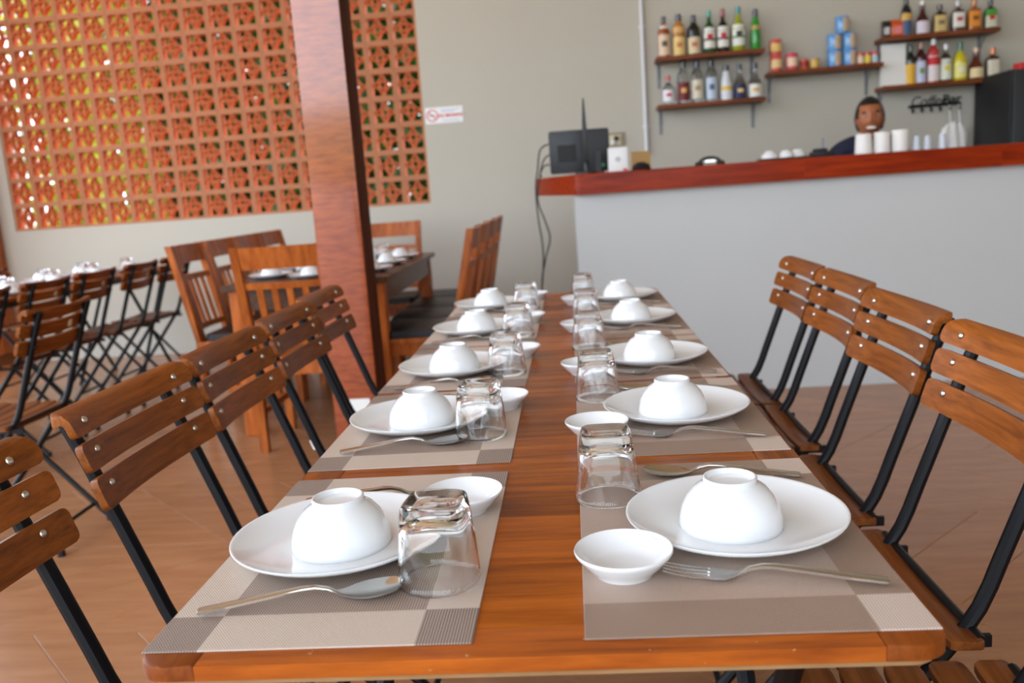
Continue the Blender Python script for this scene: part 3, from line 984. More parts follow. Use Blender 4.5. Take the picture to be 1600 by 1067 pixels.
for end, px, py, gx, gy in (('near', -1.31, 4.27, -1.17, 4.235), ('far', -1.25, 5.40, -1.36, 5.40)):
    w_ = 'at the ' + end + ' head of the dark table'
    put('dinner_plate', 'plate', 'white plate ' + w_, 'plate', px, py, 0.7605, 0, 'plates on the dark table')
    put('rice_bowl', 'bowl', 'white bowl upside down ' + w_, 'bowl', px, py, 0.766, 0, 'bowls on the dark table')
    put('tumbler', 'glass', 'clear glass upside down ' + w_, 'glass', gx, gy, 0.7608, 0, 'glasses on the dark table')

# ------------------------------------------------------------------ the bar
def C(x, dy, z):   # along the bar front, which runs parallel to the back wall
    return Vector((x, 4.5 - 0.0285 * (x - 0.04) + dy, z))
BT, BB = 1.176, 1.071
bar_t = thing('bar_counter', 'long bar counter with red-brown wooden top and grey plastered front', 'counter', (0, 0, 0))
bm = BM()
pts = [C(0.028, 0.05, 0), C(4.43, 0.05, 0), C(4.43, 0.20, 0), C(0.60, 0.20, 0), C(0.60, 0.98, 0), C(0.028, 0.90, 0)]
prism(bm, [(p.x, p.y) for p in pts], 0.0, BB)
obj('counter_front', bm, 'counter', bar_t)
segs = [0.045, 1.17, 2.10, 3.1, 4.43]
def top_board(poly):
    b = BM(); prism(b, [(p.x, p.y) for p in poly], BB, BT, 0.006, 2)
    obj('top_board', b, 'bar', bar_t)
top_board([C(0.10, 0, 0), C(1.17 - e, 0, 0), C(1.17 - e, 0.42, 0), C(0.70, 0.42, 0), C(0.70, 1.02, 0), C(-0.20, 0.95, 0), C(0.03, 0.03, 0), C(0.055, 0.006, 0)])
for a, b_ in zip(segs[1:], segs[2:]):
    top_board([C(a + e, 0, 0), C(b_ - e, 0, 0), C(b_ - e, 0.42, 0), C(a + e, 0.42, 0)])

# things on the bar, left to right
def T(x, dy, z=BT): return C(x, dy, z)
mon = thing('monitor', 'black square monitor with its back to us on the left end of the bar', 'monitor', T(0.07, 0.42), WA + 0.04)
bm = BM(); prism(bm, rrect(-0.165, 0.165, 0.012, 0.243, 0.012), -0.03, 0.03, 0.006)
bmesh.ops.rotate(bm, verts=bm.verts, matrix=Matrix.Rotation(PI / 2, 3, 'X'))
obj('housing', bm, 'plastic', mon)
bm = BM(); box(bm, -0.12, -0.02, -0.034, -0.03, 0.075, 0.165, 0.002)
obj('mounting_plate', bm, 'plastic2', mon)
bm = BM(); box(bm, -0.155, 0.155, 0.03, 0.034, 0.03, 0.232)
obj('screen', bm, 'screen', mon)
bm = BM(); box(bm, 0.07, 0.13, -0.10, 0.08, 0, 0.012, 0.003); box(bm, 0.085, 0.115, -0.04, -0.028, 0.0, 0.12)
obj('stand', bm, 'plastic', mon)
bm = BM(); lathe(bm, [(0.011, -0.0312), (0.011, -0.030)], 16); lathe(bm, [(0, -0.0312), (0.011, -0.0312)], 16)
bmesh.ops.rotate(bm, verts=bm.verts, matrix=Matrix.Rotation(PI / 2, 3, 'X'))
for v in bm.verts: v.co = Vector((v.co.x + 0.125, -0.0312 + (v.co.y - v.co.y), v.co.z + 0.045))
obj('sticker', bm, 'green', mon)['label'] = 'round green sticker'
tab = thing('touch_screen', 'slim dark touch screen seen edge-on in front of the square monitor', 'monitor', T(0.10, 0.16), WA)
bm = BM()
prism(bm, [(-0.014, 0.06), (0.016, 0.06), (0.013, 0.17), (0.005, 0.375), (-0.003, 0.375), (-0.011, 0.25)], -0.12, 0.12, 0.002)
bmesh.ops.rotate(bm, verts=bm.verts, matrix=Matrix.Rotation(PI / 2, 3, 'X'))
obj('panel', bm, 'plastic', tab)
bm = BM(); tube(bm, [(0, 0, 0.012), (0.0, 0, 0.10)], 0.014, 10)
obj('stem', bm, 'plastic', tab)
bm = BM(); lathe(bm, [(0, 0), (0.06, 0), (0.06, 0.008), (0.03, 0.014), (0, 0.014)], 24)
obj('base', bm, 'plastic', tab)
wb = thing('speaker_box', 'white box with a round grey emblem on the bar, right of the monitor', 'box', T(0.262, 0.12), WA)
bm = BM(); box(bm, -0.05, 0.05, -0.03, 0.03, 0, 0.122, 0.004, 2)
obj('case', bm, 'white', wb)
bm = BM()
for ra, rb, s in ((0.009, 0.0125, 1), (0.0035, 0.006, 1)):
    ring = [[bm.verts.new((r * math.cos(2 * PI * k / 20), -0.0305, 0.062 + r * math.sin(2 * PI * k / 20))) for k in range(20)] for r in (ra, rb)]
    for k in range(20): bm.faces.new((ring[0][k], ring[0][(k + 1) % 20], ring[1][(k + 1) % 20], ring[1][k]))
obj('emblem', bm, 'grey', wb)
bm = BM(); box(bm, 0.025, 0.046, -0.0312, -0.0302, 0.003, 0.014)
obj('red_mark', bm, 'red', wb)
cb = thing('cardboard_box', 'open brown cardboard box with black things in it on the bar', 'box', T(0.435, 0.80), WA)
bm = BM()
for a in ((-0.055, 0.055, -0.04, -0.037), (-0.055, 0.055, 0.037, 0.04), (-0.055, -0.052, -0.037, 0.037), (0.052, 0.055, -0.037, 0.037)): box(bm, *a, 0.0, 0.115)
box(bm, -0.055, 0.055, -0.04, 0.04, 0, 0.003)
obj('carton', bm, 'card', cb)
gun = thing('barcode_scanner', 'small black rounded gadget in front of the cardboard box', 'scanner', T(0.415, 0.55), WA)
bm = BM(); lathe(bm, [(0, 0.05), (0.02, 0.048), (0.045, 0.034), (0.055, 0.012), (0.05, 0), (0, 0)], 20)
obj('body', bm, 'plastic2', gun)
hp = thing('headphones', 'black rounded gadget with a silver band lying on the bar', 'headphones', T(0.745, 0.22), WA)
bm = BM(); tube(bm, [(0.055 * math.cos(a), 0, 0.012 + 0.028 * math.sin(a)) for a in [PI * k / 12 for k in range(13)]], 0.007, 8)
obj('band', bm, 'plastic2', hp)
for q in (-0.055, 0.055):
    bm = BM(); lathe(bm, [(0, 0.022), (0.018, 0.02), (0.022, 0.012), (0.022, 0.004), (0.018, 0), (0, 0)], 16)
    obj('ear_pad', bm, 'plastic2', hp, (q, 0, 0))
bm = BM(); box(bm, -0.03, 0.03, -0.02, 0.01, 0.012, 0.03, 0.004)
obj('silver_band', bm, 'steel', hp)
tr = thing('serving_tray', 'dark serving tray under the white bowls on the bar', 'tray', T(1.125, 0.22), WA)
bm = BM(); prism(bm, rrect(-0.13, 0.13, -0.07, 0.07, 0.02), 0, 0.006)
for a, b_ in (((-0.125, -0.065), (0.125, -0.065)), ((-0.125, 0.065), (0.125, 0.065)), ((-0.125, -0.065), (-0.125, 0.065)), ((0.125, -0.065), (0.125, 0.065))):
    bar(bm, (*a, 0.009), (*b_, 0.009), 0.008, 0.012, (0, 0, 1))
obj('tray_body', bm, 'darktable', tr)
for i, (x, dy, s) in enumerate([(1.046, 0.20, 0.8), (1.130, 0.20, 0.75), (1.196, 0.235, 0.78)]):
    o = put('rice_bowl', 'bowl', 'white bowl upside down on the bar tray, ' + ['left', 'middle', 'right'][i] + ' of three', 'bowl', 0, 0, 0, 0, 'bowls on the bar tray')
    o.location = T(x, dy, BT + 0.0065)
    o.scale = (s, s, s)
hol = thing('desk_organiser', 'low black holder with an upright pen on the bar', 'holder', T(1.318, 0.22), WA)
bm = BM(); box(bm, -0.06, 0.055, -0.035, 0.035, 0, 0.03, 0.006, 2); box(bm, -0.045, 0.02, -0.03, 0.03, 0.028, 0.045, 0.006, 2)
obj('holder_body', bm, 'plastic2', hol)
bm = BM(); tube(bm, [(0, 0, 0.03), (0.002, 0, 0.098)], [0.006, 0.0045], 8)
obj('pen', bm, 'grey', hol)
def cup_mesh(rb, rt_, h):
    b = BM()
    lathe(b, [(rb - 0.004, 0), (rb, 0.0), (rb, 0.004), (rt_, h - 0.006), (rt_ - 0.003, h - 0.001), (rt_ - 0.01, h), (0, h)], 28)
    return mesh_of('paper_cup', b, 'paper')
for i, (x, rb, rt_, h) in enumerate([(1.523, 0.043, 0.038, 0.102), (1.613, 0.041, 0.039, 0.105), (1.702, 0.040, 0.0415, 0.110)]):
    o = link('paper_cup', cup_mesh(rb, rt_, h), None, T(x, 0.22))
    tag(o, 'tall white cup upside down on the bar, ' + ['left', 'middle', 'right'][i] + ' of three', 'cup', 'white cups on the bar')
def shot_mesh():
    b = BM()
    lathe(b, [(0, 0.071), (0.012, 0.071), (0.0155, 0.072), (0.0165, 0.068), (0.0225, 0.001), (0.0215, 0.0), (0.0205, 0.001), (0.0150, 0.060), (0.013, 0.062), (0, 0.062)], 20)
    return mesh_of('shot_glass', b, 'frost')
M['frost'] = flat('frosted_glass', (226, 232, 240), 0.25, trans=0.35, var=0.01)
sm = shot_mesh()
for i, (x, s) in enumerate([(1.785, 1.0), (1.838, 0.98), (1.912, 1.05)]):
    o = link('shot_glass', sm, None, T(x, 0.22))
    o.scale = (s, s, s)
    tag(o, 'small glass upside down on the bar, ' + ['left', 'middle', 'right'][i] + ' of three', 'glass', 'small glasses on the bar')

# cables that hang from the left end of the bar
def cable(name, pts, label, r=0.0045):
    P = [Vector(p) for p in pts]
    out = []
    for i in range(len(P) - 1):
        p0, p1, p2, p3 = P[max(i - 1, 0)], P[i], P[i + 1], P[min(i + 2, len(P) - 1)]
        for k in range(6):
            t_ = k / 6
            out.append(0.5 * ((2 * p1) + (p2 - p0) * t_ + (2 * p0 - 5 * p1 + 4 * p2 - p3) * t_ * t_ + (3 * p1 - p0 - 3 * p2 + p3) * t_ ** 3))
    out.append(P[-1])
    b = BM(); tube(b, out, r, 8)
    return tag(obj(name, b, 'cable'), label, 'cable')
cable('power_cable', [(-0.10, 5.03, 1.36), (-0.150, 5.06, 1.33), (-0.172, 5.10, 1.22), (-0.190, 5.12, 1.12), (-0.187, 5.13, 0.95), (-0.172, 5.14, 0.80), (-0.175, 5.16, 0.66), (-0.20, 5.2, 0.40), (-0.16, 5.25, 0.02)], 'black cable hanging straight from the left end of the bar')
cable('power_cable', [(-0.10, 5.03, 1.30), (-0.135, 5.06, 1.27), (-0.162, 5.08, 1.18), (-0.182, 5.11, 1.05), (-0.145, 5.12, 0.92), (-0.125, 5.13, 0.82), (-0.160, 5.14, 0.70), (-0.195, 5.2, 0.5), (-0.19, 5.26, 0.02)], 'black cable bowing outwards below the left end of the bar')
cable('power_cable', [(-0.10, 5.01, 1.245), (-0.13, 5.02, 1.24), (-0.155, 5.04, 1.20), (-0.15, 5.06, 1.182)], 'short black cable looped behind the monitor')

# ------------------------------------------------------------------ wall fittings
pp = thing('conduit_pipe', 'pale vertical conduit pipe on the wall left of the bottle shelves', 'pipe', W(5.05, 0.018, 0), WA)
bm = BM(); tube(bm, [(0, 0, 1.30), (0, 0, CEIL)], 0.014, 12)
obj('conduit', bm, 'pipe', pp)
for z in (1.5, 2.2):
    bm = BM(); box(bm, -0.024, 0.024, -0.002, 0.018, z, z + 0.018)
    obj('pipe_clip', bm, 'pipe', pp)
so = thing('wall_socket', 'beige wall socket with black plug above the white box', 'socket', W(4.835, 0, 1.433), WA)
bm = BM(); box(bm, -0.06, 0.06, -0.008, 0, -0.05, 0.05, 0.003)
obj('back_box', bm, flat('taupe_plastic', (150, 138, 116), 0.6), so)
bm = BM(); box(bm, -0.055, 0.03, -0.014, -0.008, -0.045, 0.03, 0.003)
obj('socket_plate', bm, 'beige', so)
bm = BM(); box(bm, -0.022, 0.008, -0.045, -0.014, -0.01, 0.02, 0.005)
obj('black_plug', bm, 'plastic2', so)
bm = BM(); box(bm, -0.048, -0.018, -0.04, -0.014, -0.04, -0.008, 0.005)
obj('white_plug', bm, 'white', so)
sg = thing('no_smoking_sign', 'white no smoking sign on the wall beside the block screen', 'sign', W(3.557, 0.0, 1.706), WA)
bm = BM(); box(bm, -0.142, 0.142, -0.004, 0, -0.058, 0.058)
obj('sign_board', bm, 'white', sg)
bm = BM()
ring = [[bm.verts.new((-0.09 + r * math.cos(2 * PI * k / 32), -0.0046, r * math.sin(2 * PI * k / 32))) for k in range(32)] for r in (0.036, 0.045)]
for k in range(32): bm.faces.new((ring[0][k], ring[0][(k + 1) % 32], ring[1][(k + 1) % 32], ring[1][k]))
bar(bm, (-0.117, -0.0046, 0.027), (-0.063, -0.0046, -0.027), 0.0004, 0.008)
obj('prohibition_ring', bm, 'red', sg)
bm = BM(); box(bm, -0.116, -0.068, -0.0044, -0.004, -0.004, 0.004)
obj('cigarette', bm, 'grey', sg)
text_mesh('lettering', 'NO SMOKING', 0.0295, 'red', sg, (0.046, -0.005, -0.014), (PI / 2, 0, 0), 0.0004, bold=0.0012)
bm = BM()
for z, a, b_ in ((0.037, -0.03, 0.12), (0.024, -0.02, 0.08), (-0.040, -0.02, 0.115)):
    box(bm, a, b_, -0.0044, -0.004, z - 0.003, z + 0.003)
obj('small_print', bm, flat('pale_blue_print', (170, 178, 204), 0.6), sg)

def shelf(s0, s1, z, label, br):
    t = thing('wall_shelf', label, 'shelf', W((s0 + s1) / 2, 0, z), WA)
    h = (s1 - s0) / 2
    b = BM(); box(b, -h, h, -0.2, -0.002, -0.028, 0, 0.002)
    obj('board', b, 'shelf', t)
    for q in br:
        b = BM()
        box(b, q - 0.011, q + 0.011, -0.004, -0.001, -0.20, -0.028)
        box(b, q - 0.011, q + 0.011, -0.17, -0.004, -0.032, -0.028)
        bar(b, (q, -0.003, -0.13), (q, -0.11, -0.031), 0.006, 0.004, (1, 0, 0))
        obj('bracket', b, 'bracket', t)
    return t
SH = dict(A=(5.128, 5.879, 1.968), B=(5.129, 5.881, 1.640), C=(5.910, 6.678, 1.808), D=(6.673, 7.442, 1.976), E=(6.675, 7.447, 1.648))
NAME = dict(A='upper left shelf', B='lower left shelf', C='middle shelf', D='upper right shelf', E='lower right shelf')
for k, (a, b_, z) in SH.items():
    h = (b_ - a) / 2
    shelf(a, b_, z, 'short brown wall shelf behind the bar, the ' + NAME[k] + (' with tins' if k == 'C' else ' of bottles'), (-h + 0.03, h - 0.06))

CM = {}
def cmat(rgb, kind='gloss'):
    k = (rgb, kind)
    if k not in CM:
        nm = kind + '_%d_%d_%d' % rgb
        if kind == 'glass': CM[k] = glass_mat(nm, rgb, 0.02)
        elif kind == 'paper': CM[k] = flat(nm, rgb, 0.6, var=0.05, scale=60)
        else: CM[k] = flat(nm, rgb, 0.12, coat=0.4, var=0.04)
    return CM[k]
SHAPES = {   # fractions of height / radius: profile points (r, z), exponent
    'wine': [(0, 0), (0.92, 0.0), (1, 0.015), (1, 0.60), (0.93, 0.67), (0.55, 0.77), (0.36, 0.83), (0.33, 0.90), (0.33, 0.96)],
    'round': [(0, 0), (0.92, 0.0), (1, 0.02), (1, 0.50), (0.90, 0.60), (0.60, 0.68), (0.34, 0.74), (0.30, 0.84), (0.30, 0.95)],
    'tall': [(0, 0), (0.92, 0.0), (1, 0.015), (1, 0.66), (0.85, 0.74), (0.5, 0.80), (0.40, 0.85), (0.38, 0.95)],
    'cone': [(0, 0), (0.92, 0.0), (1, 0.02), (0.98, 0.35), (0.80, 0.60), (0.52, 0.78), (0.42, 0.88), (0.40, 0.95)],
    'bulb': [(0, 0), (0.92, 0.0), (1, 0.05), (1.0, 0.30), (0.9, 0.44), (0.55, 0.58), (0.36, 0.68), (0.32, 0.80), (0.32, 0.94)],
    'square': [(0, 0), (0.92, 0.0), (1, 0.02), (1, 0.60), (0.9, 0.68), (0.5, 0.74), (0.34, 0.78), (0.32, 0.92)],
}
def bottle(shelf_k, s, h, r, shape, glass, cap, lab, desc, idx, lab_z=(0.12, 0.52), neck=None, kind='gloss', caph=0.16, mark=None, lab2=None):
    a, b_, z = SH[shelf_k]
    t = thing('liquor_bottle', desc + ', ' + ORD[idx] + ' on ' + NAME[shelf_k], 'bottle', W(s, 0.10, z), WA, 'bottles on the ' + NAME[shelf_k])
    P = SHAPES[shape]
    n_of = (lambda i: 5.0 if i < 6 else 2.0) if shape == 'square' else None
    q = 0.86 if shape == 'square' else 1.0
    b = BM(); lathe(b, [(x * r * q, y * h) for x, y in P] + [(0, P[-1][1] * h)], 20, n_of)
    obj('bottle_body', b, cmat(glass, kind), t)
    rn = P[-1][0] * r * 1.18 + 0.001
    b = BM(); lathe(b, [(rn, (1 - caph) * h), (rn, h * 0.99), (rn * 0.85, h), (0, h)], 14)
    obj('cap', b, cmat(cap), t)
    def band(name, z0, z1, col, arc, off=0.0012):
        rad = lambda zz: next((x0 + (x1 - x0) * (zz - y0) / (y1 - y0) for (x0, y0), (x1, y1) in zip(P, P[1:]) if y0 <= zz <= y1 and y1 > y0), 1.0) * r * q
        b2 = BM(); zs = [z0 + (z1 - z0) * k / 3 for k in range(4)]
        lathe(b2, [(rad(zz) + off, zz * h) for zz in zs], 14, (lambda i: 5.0) if shape == 'square' else None, arc=arc)
        return obj(name, b2, cmat(col, 'paper'), t)
    fr = (1.5 * PI - 1.25, 1.5 * PI + 1.25)
    if lab: band('label', lab_z[0], lab_z[1], lab, fr)
    if lab2: band('label_band', lab2[1], lab2[2], lab2[0], fr, 0.0018)
    if mark: band('label_mark', lab_z[0] + (lab_z[1] - lab_z[0]) * 0.42, lab_z[0] + (lab_z[1] - lab_z[0]) * 0.68, mark, (1.5 * PI - 0.45, 1.5 * PI + 0.45), 0.0021)
    if neck: band('neck_label', neck[1], neck[2], neck[0], None if False else (1.5 * PI - 1.4, 1.5 * PI + 1.4))
    return t
WHT, CRM, RED_, BLK = (226, 224, 216), (220, 202, 164), (190, 40, 46), (16, 16, 18)
# upper left
bottle('A', 5.197, 0.283, 0.042, 'wine', (150, 72, 24), (46, 28, 44), (222, 196, 168), 'amber bottle with peach label and dark cap', 0, (0.06, 0.55), neck=(WHT, 0.70, 0.78), mark=(90, 80, 70))
bottle('A', 5.301, 0.290, 0.044, 'tall', (172, 112, 50), (34, 24, 42), (226, 194, 124), 'bottle with big cream-gold labels and dark cap', 1, (0.03, 0.46), lab2=((214, 166, 104), 0.55, 0.70), mark=(198, 120, 76))
bottle('A', 5.406, 0.276, 0.044, 'wine', (14, 18, 14), (14, 16, 15), CRM, 'black bottle with square cream label', 2, (0.04, 0.44), mark=(200, 110, 90), caph=0.3)
bottle('A', 5.514, 0.298, 0.042, 'round', (18, 74, 38), (60, 150, 130), WHT, 'dark green bottle with white label and teal cap', 3, (0.13, 0.60), lab2=((20, 40, 30), 0.30, 0.345), mark=RED_)
bottle('A', 5.609, 0.300, 0.041, 'round', (26, 12, 14), (150, 60, 62), WHT, 'blackish red bottle with white label and red cap', 4, (0.13, 0.60), lab2=(BLK, 0.30, 0.345), mark=RED_)
bottle('A', 5.716, 0.305, 0.046, 'round', (150, 160, 30), (40, 130, 130), WHT, 'yellow-green bottle with white label and teal cap', 5, (0.13, 0.60), lab2=((60, 140, 60), 0.30, 0.345), mark=(60, 60, 60))
bottle('A', 5.835, 0.278, 0.036, 'cone', (20, 140, 34), (26, 30, 34), None, 'bright green tapered bottle with dark cap', 6, neck=((190, 160, 90), 0.50, 0.60), caph=0.34)
# lower left
bottle('B', 5.215, 0.204, 0.043, 'round', (222, 224, 226), (196, 44, 40), (228, 226, 232), 'short clear bottle with white label and red cap', 0, (0.12, 0.52), kind='glass', mark=(205, 60, 90))
bottle('B', 5.322, 0.296, 0.041, 'tall', (226, 226, 226), (30, 26, 28), (112, 30, 40), 'clear bottle with tall maroon label', 1, (0.08, 0.50), kind='glass', mark=(226, 176, 100))
bottle('B', 5.419, 0.288, 0.042, 'tall', (224, 226, 222), (34, 36, 70), (216, 206, 186), 'clear bottle with beige label and navy cap', 2, (0.10, 0.55), kind='glass', mark=(170, 150, 110))
bottle('B', 5.519, 0.288, 0.040, 'tall', (222, 228, 232), (28, 28, 30), (190, 204, 222), 'clear bottle with pale blue label and black cap', 3, (0.06, 0.58), kind='glass', mark=(80, 100, 140))
bottle('B', 5.624, 0.245, 0.043, 'cone', (214, 218, 224), (30, 30, 32), (216, 218, 226), 'frosty white tapered bottle with gold band', 4, (0.03, 0.5), lab2=((224, 190, 90), 0.28, 0.40))
bottle('B', 5.717, 0.243, 0.045, 'bulb', (222, 226, 230), (24, 24, 26), (30, 36, 80), 'round clear bottle with navy label', 5, (0.04, 0.42), kind='glass', mark=(230, 196, 120))
bottle('B', 5.824, 0.244, 0.048, 'bulb', (222, 226, 230), (24, 24, 26), WHT, 'round clear bottle with white and gold label', 6, (0.04, 0.40), kind='glass', mark=(220, 166, 80))
# upper right
bottle('D', 6.856, 0.260, 0.036, 'wine', (16, 20, 24), (18, 18, 20), (70, 92, 128), 'slim black bottle with blue label and gold patch', 2, (0.02, 0.58), lab2=((214, 168, 80), 0.40, 0.58), caph=0.3)
bottle('D', 6.964, 0.226, 0.046, 'bulb', (66, 20, 20), (226, 222, 214), (216, 206, 216), 'dark red bottle with white label and pale cap', 3, (0.04, 0.40), caph=0.12)
bottle('D', 7.079, 0.192, 0.046, 'square', (44, 20, 16), (70, 54, 40), (206, 178, 116), 'square dark brown bottle with tan label', 4, (0.06, 0.62), mark=(120, 110, 80))
bottle('D', 7.199, 0.205, 0.044, 'square', (70, 38, 34), (200, 200, 200), WHT, 'brown bottle with white label and red mark', 5, (0.14, 0.62), mark=(190, 70, 80))
bottle('D', 7.304, 0.205, 0.044, 'square', (160, 84, 20), (200, 130, 40), (222, 140, 44), 'amber bottle with orange label', 6, (0.12, 0.62), mark=(120, 70, 30))
bottle('D', 7.412, 0.195, 0.041, 'square', (24, 46, 26), (26, 30, 26), (206, 206, 180), 'dark green bottle with green, red and cream label', 7, (0.06, 0.66), lab2=((70, 150, 50), 0.44, 0.66), mark=RED_)
# lower right
bottle('E', 6.887, 0.265, 0.034, 'wine', (24, 30, 22), (60, 70, 60), (226, 176, 54), 'slim dark bottle with golden yellow label', 1, (0.02, 0.52))
bottle('E', 6.956, 0.282, 0.036, 'wine', (62, 16, 20), (170, 120, 90), (196, 200, 226), 'slim dark red bottle with pale blue label', 2, (0.03, 0.54), mark=(110, 150, 80))
bottle('E', 7.040, 0.298, 0.041, 'tall', (190, 60, 60), (232, 232, 232), (226, 214, 214), 'red bottle with red and white label and white cap', 3, (0.04, 0.60), lab2=((196, 36, 44), 0.40, 0.58), caph=0.14)
bottle('E', 7.124, 0.258, 0.040, 'round', (224, 226, 222), (232, 232, 232), (218, 222, 206), 'clear bottle with pale yellowish label and white cap', 4, (0.06, 0.60), kind='glass', mark=(220, 200, 70), caph=0.15)
bottle('E', 7.218, 0.261, 0.046, 'round', (206, 190, 36), (24, 104, 64), (230, 222, 130), 'yellow bottle with green cap', 5, (0.08, 0.46), mark=(230, 226, 216), caph=0.22)
bottle('E', 7.325, 0.214, 0.049, 'bulb', (92, 34, 18), (214, 172, 140), (226, 208, 160), 'round brown bottle with cream and gold label', 6, (0.06, 0.36), caph=0.14)
bottle('E', 7.435, 0.206, 0.045, 'square', (40, 20, 18), (222, 120, 40), (216, 206, 186), 'square dark bottle with cream label and orange cap', 7, (0.10, 0.60), caph=0.22)
# packets on the upper right shelf, white bag on the lower right shelf
def packet(s, wd, h, rgb, patch, label, k, dep=0.05):
    t = thing('coffee_packet', label, 'packet', W(s, 0.10, SH[k][2]), WA)
    b = BM()
    box(b, -wd / 2, wd / 2, -dep / 2, dep / 2, 0, h * 0.8, 0.006, 2)
    hexa(b, [(-wd / 2, -dep / 2 + 0.006, h * 0.79), (wd / 2, -dep / 2 + 0.006, h * 0.79), (wd / 2, dep / 2 - 0.006, h * 0.79), (-wd / 2, dep / 2 - 0.006, h * 0.79), (-wd / 2, -0.003, h), (wd / 2, -0.003, h), (wd / 2, 0.003, h), (-wd / 2, 0.003, h)])
    obj('bag', b, cmat(rgb), t)
    b = BM(); box(b, -wd * 0.3, wd * 0.3, -dep / 2 - 0.001, -dep / 2, h * 0.2, h * 0.62)
    obj('front_print', b, cmat(patch, 'paper'), t)
packet(6.722, 0.055, 0.115, (34, 34, 38), (206, 200, 196), 'black and white packet at the left end of the upper right shelf', 'D')
packet(6.795, 0.085, 0.118, (206, 84, 34), (226, 130, 130), 'orange packet beside the slim black bottle on the upper right shelf', 'D')
pb = thing('paper_bag', 'tall flat white paper bag standing on the lower right shelf', 'bag', W(6.772, 0.09, SH['E'][2]), WA)
bm = BM(); hexa(bm, [(-0.083, -0.03, 0), (0.083, -0.03, 0), (0.083, 0.03, 0), (-0.083, 0.03, 0), (-0.083, -0.006, 0.285), (0.083, -0.006, 0.285), (0.083, 0.006, 0.285), (-0.083, 0.006, 0.285)])
obj('bag_body', bm, 'paper', pb)
bm = BM(); box(bm, -0.083, 0.083, -0.012, -0.008, 0.262, 0.284)
obj('folded_top', bm, 'paper', pb)
# tins on the middle shelf
def tin(s, z, r, h, rgb, band_c, label, group, off=0.10, band_z=(0.25, 0.75), arc=(1.5 * PI - 1.1, 1.5 * PI + 1.1)):
    t = thing('tin_can', label, 'tin', W(s, off, z), WA, group)
    b = BM(); lathe(b, [(0, 0), (r * 0.96, 0), (r, 0.004), (r, h - 0.004), (r * 0.96, h), (r * 0.9, h - 0.002), (0, h - 0.002)], 22)
    obj('can_body', b, cmat(rgb), t)
    b = BM(); lathe(b, [(r + 0.0008, h * band_z[0]), (r + 0.0008, h * band_z[1])], 14, arc=arc)
    obj('can_label', b, cmat(band_c, 'paper'), t)
zc = SH['C'][2]
tin(5.974, zc, 0.041, 0.110, (206, 92, 84), (228, 196, 140), 'red tin at the bottom of the left stack on the middle shelf', 'red tins on the middle shelf')
tin(5.972, zc + 0.110, 0.041, 0.110, (206, 80, 70), (228, 190, 110), 'red tin on top of the left stack on the middle shelf', 'red tins on the middle shelf')
tin(6.082, zc, 0.041, 0.118, (206, 70, 90), (232, 200, 170), 'single tall red tin right of the red stack on the middle shelf', 'red tins on the middle shelf')
tin(6.166, zc, 0.030, 0.072, (196, 84, 40), (150, 40, 40), 'small orange-red tin on the middle shelf', 'small tins on the middle shelf')
tin(6.238, zc, 0.034, 0.070, (196, 160, 96), (214, 176, 90), 'small gold tin on the middle shelf', 'small tins on the middle shelf')
for k_, (s, z, lb) in enumerate([(6.372, 0, 'bottom left'), (6.474, 0, 'bottom right'), (6.372, 0.112, 'middle left'), (6.474, 0.112, 'middle right'), (6.426, 0.224, 'topmost')]):
    tin(s, zc + z, 0.047, 0.112, (96, 150, 206), (206, 180, 150), lb + ' blue tin in the stack of five on the middle shelf', 'blue tins on the middle shelf', band_z=(0.1, 0.9), arc=(1.5 * PI - 0.1, 1.5 * PI + 1.3))
for k_, (s, a, b_, lb) in enumerate([(6.548, (206, 110, 100), (232, 216, 190), 'left'), (6.598, (196, 90, 70), (226, 206, 80), 'middle'), (6.648, (200, 70, 70), (170, 196, 210), 'right')]):
    tin(s, zc, 0.0245, 0.086, a, b_, 'small red can, ' + lb + ' of three at right end of middle shelf', 'small red cans on the middle shelf', band_z=(0.15, 0.7))

# mug rack with cut-out lettering
rk = thing('mug_rack', 'black metal mug rack with cut-out lettering on the wall', 'rack', W(7.088, 0.0, 1.503), WA)
bm = BM(); box(bm, -0.18, 0.18, -0.012, -0.004, -0.011, 0.011, 0.002)
obj('rail', bm, 'black', rk)
for k in range(6):
    q = -0.155 + 0.0625 * k
    bm = BM(); tube(bm, [(q, -0.012, 0), (q, -0.014, -0.030), (q, -0.028, -0.042), (q, -0.045, -0.036), (q, -0.05, -0.022)], 0.006, 8)
    obj('hook', bm, 'black', rk)
text_mesh('lettering', 'Coffee', 0.092, 'black', rk, (-0.045, -0.008, 0.004), (PI / 2, 0, 0), 0.002, shear=0.3)
text_mesh('lettering', 'Bar', 0.092, 'black', rk, (0.118, -0.008, 0.004), (PI / 2, 0, 0), 0.002, bold=0.002)
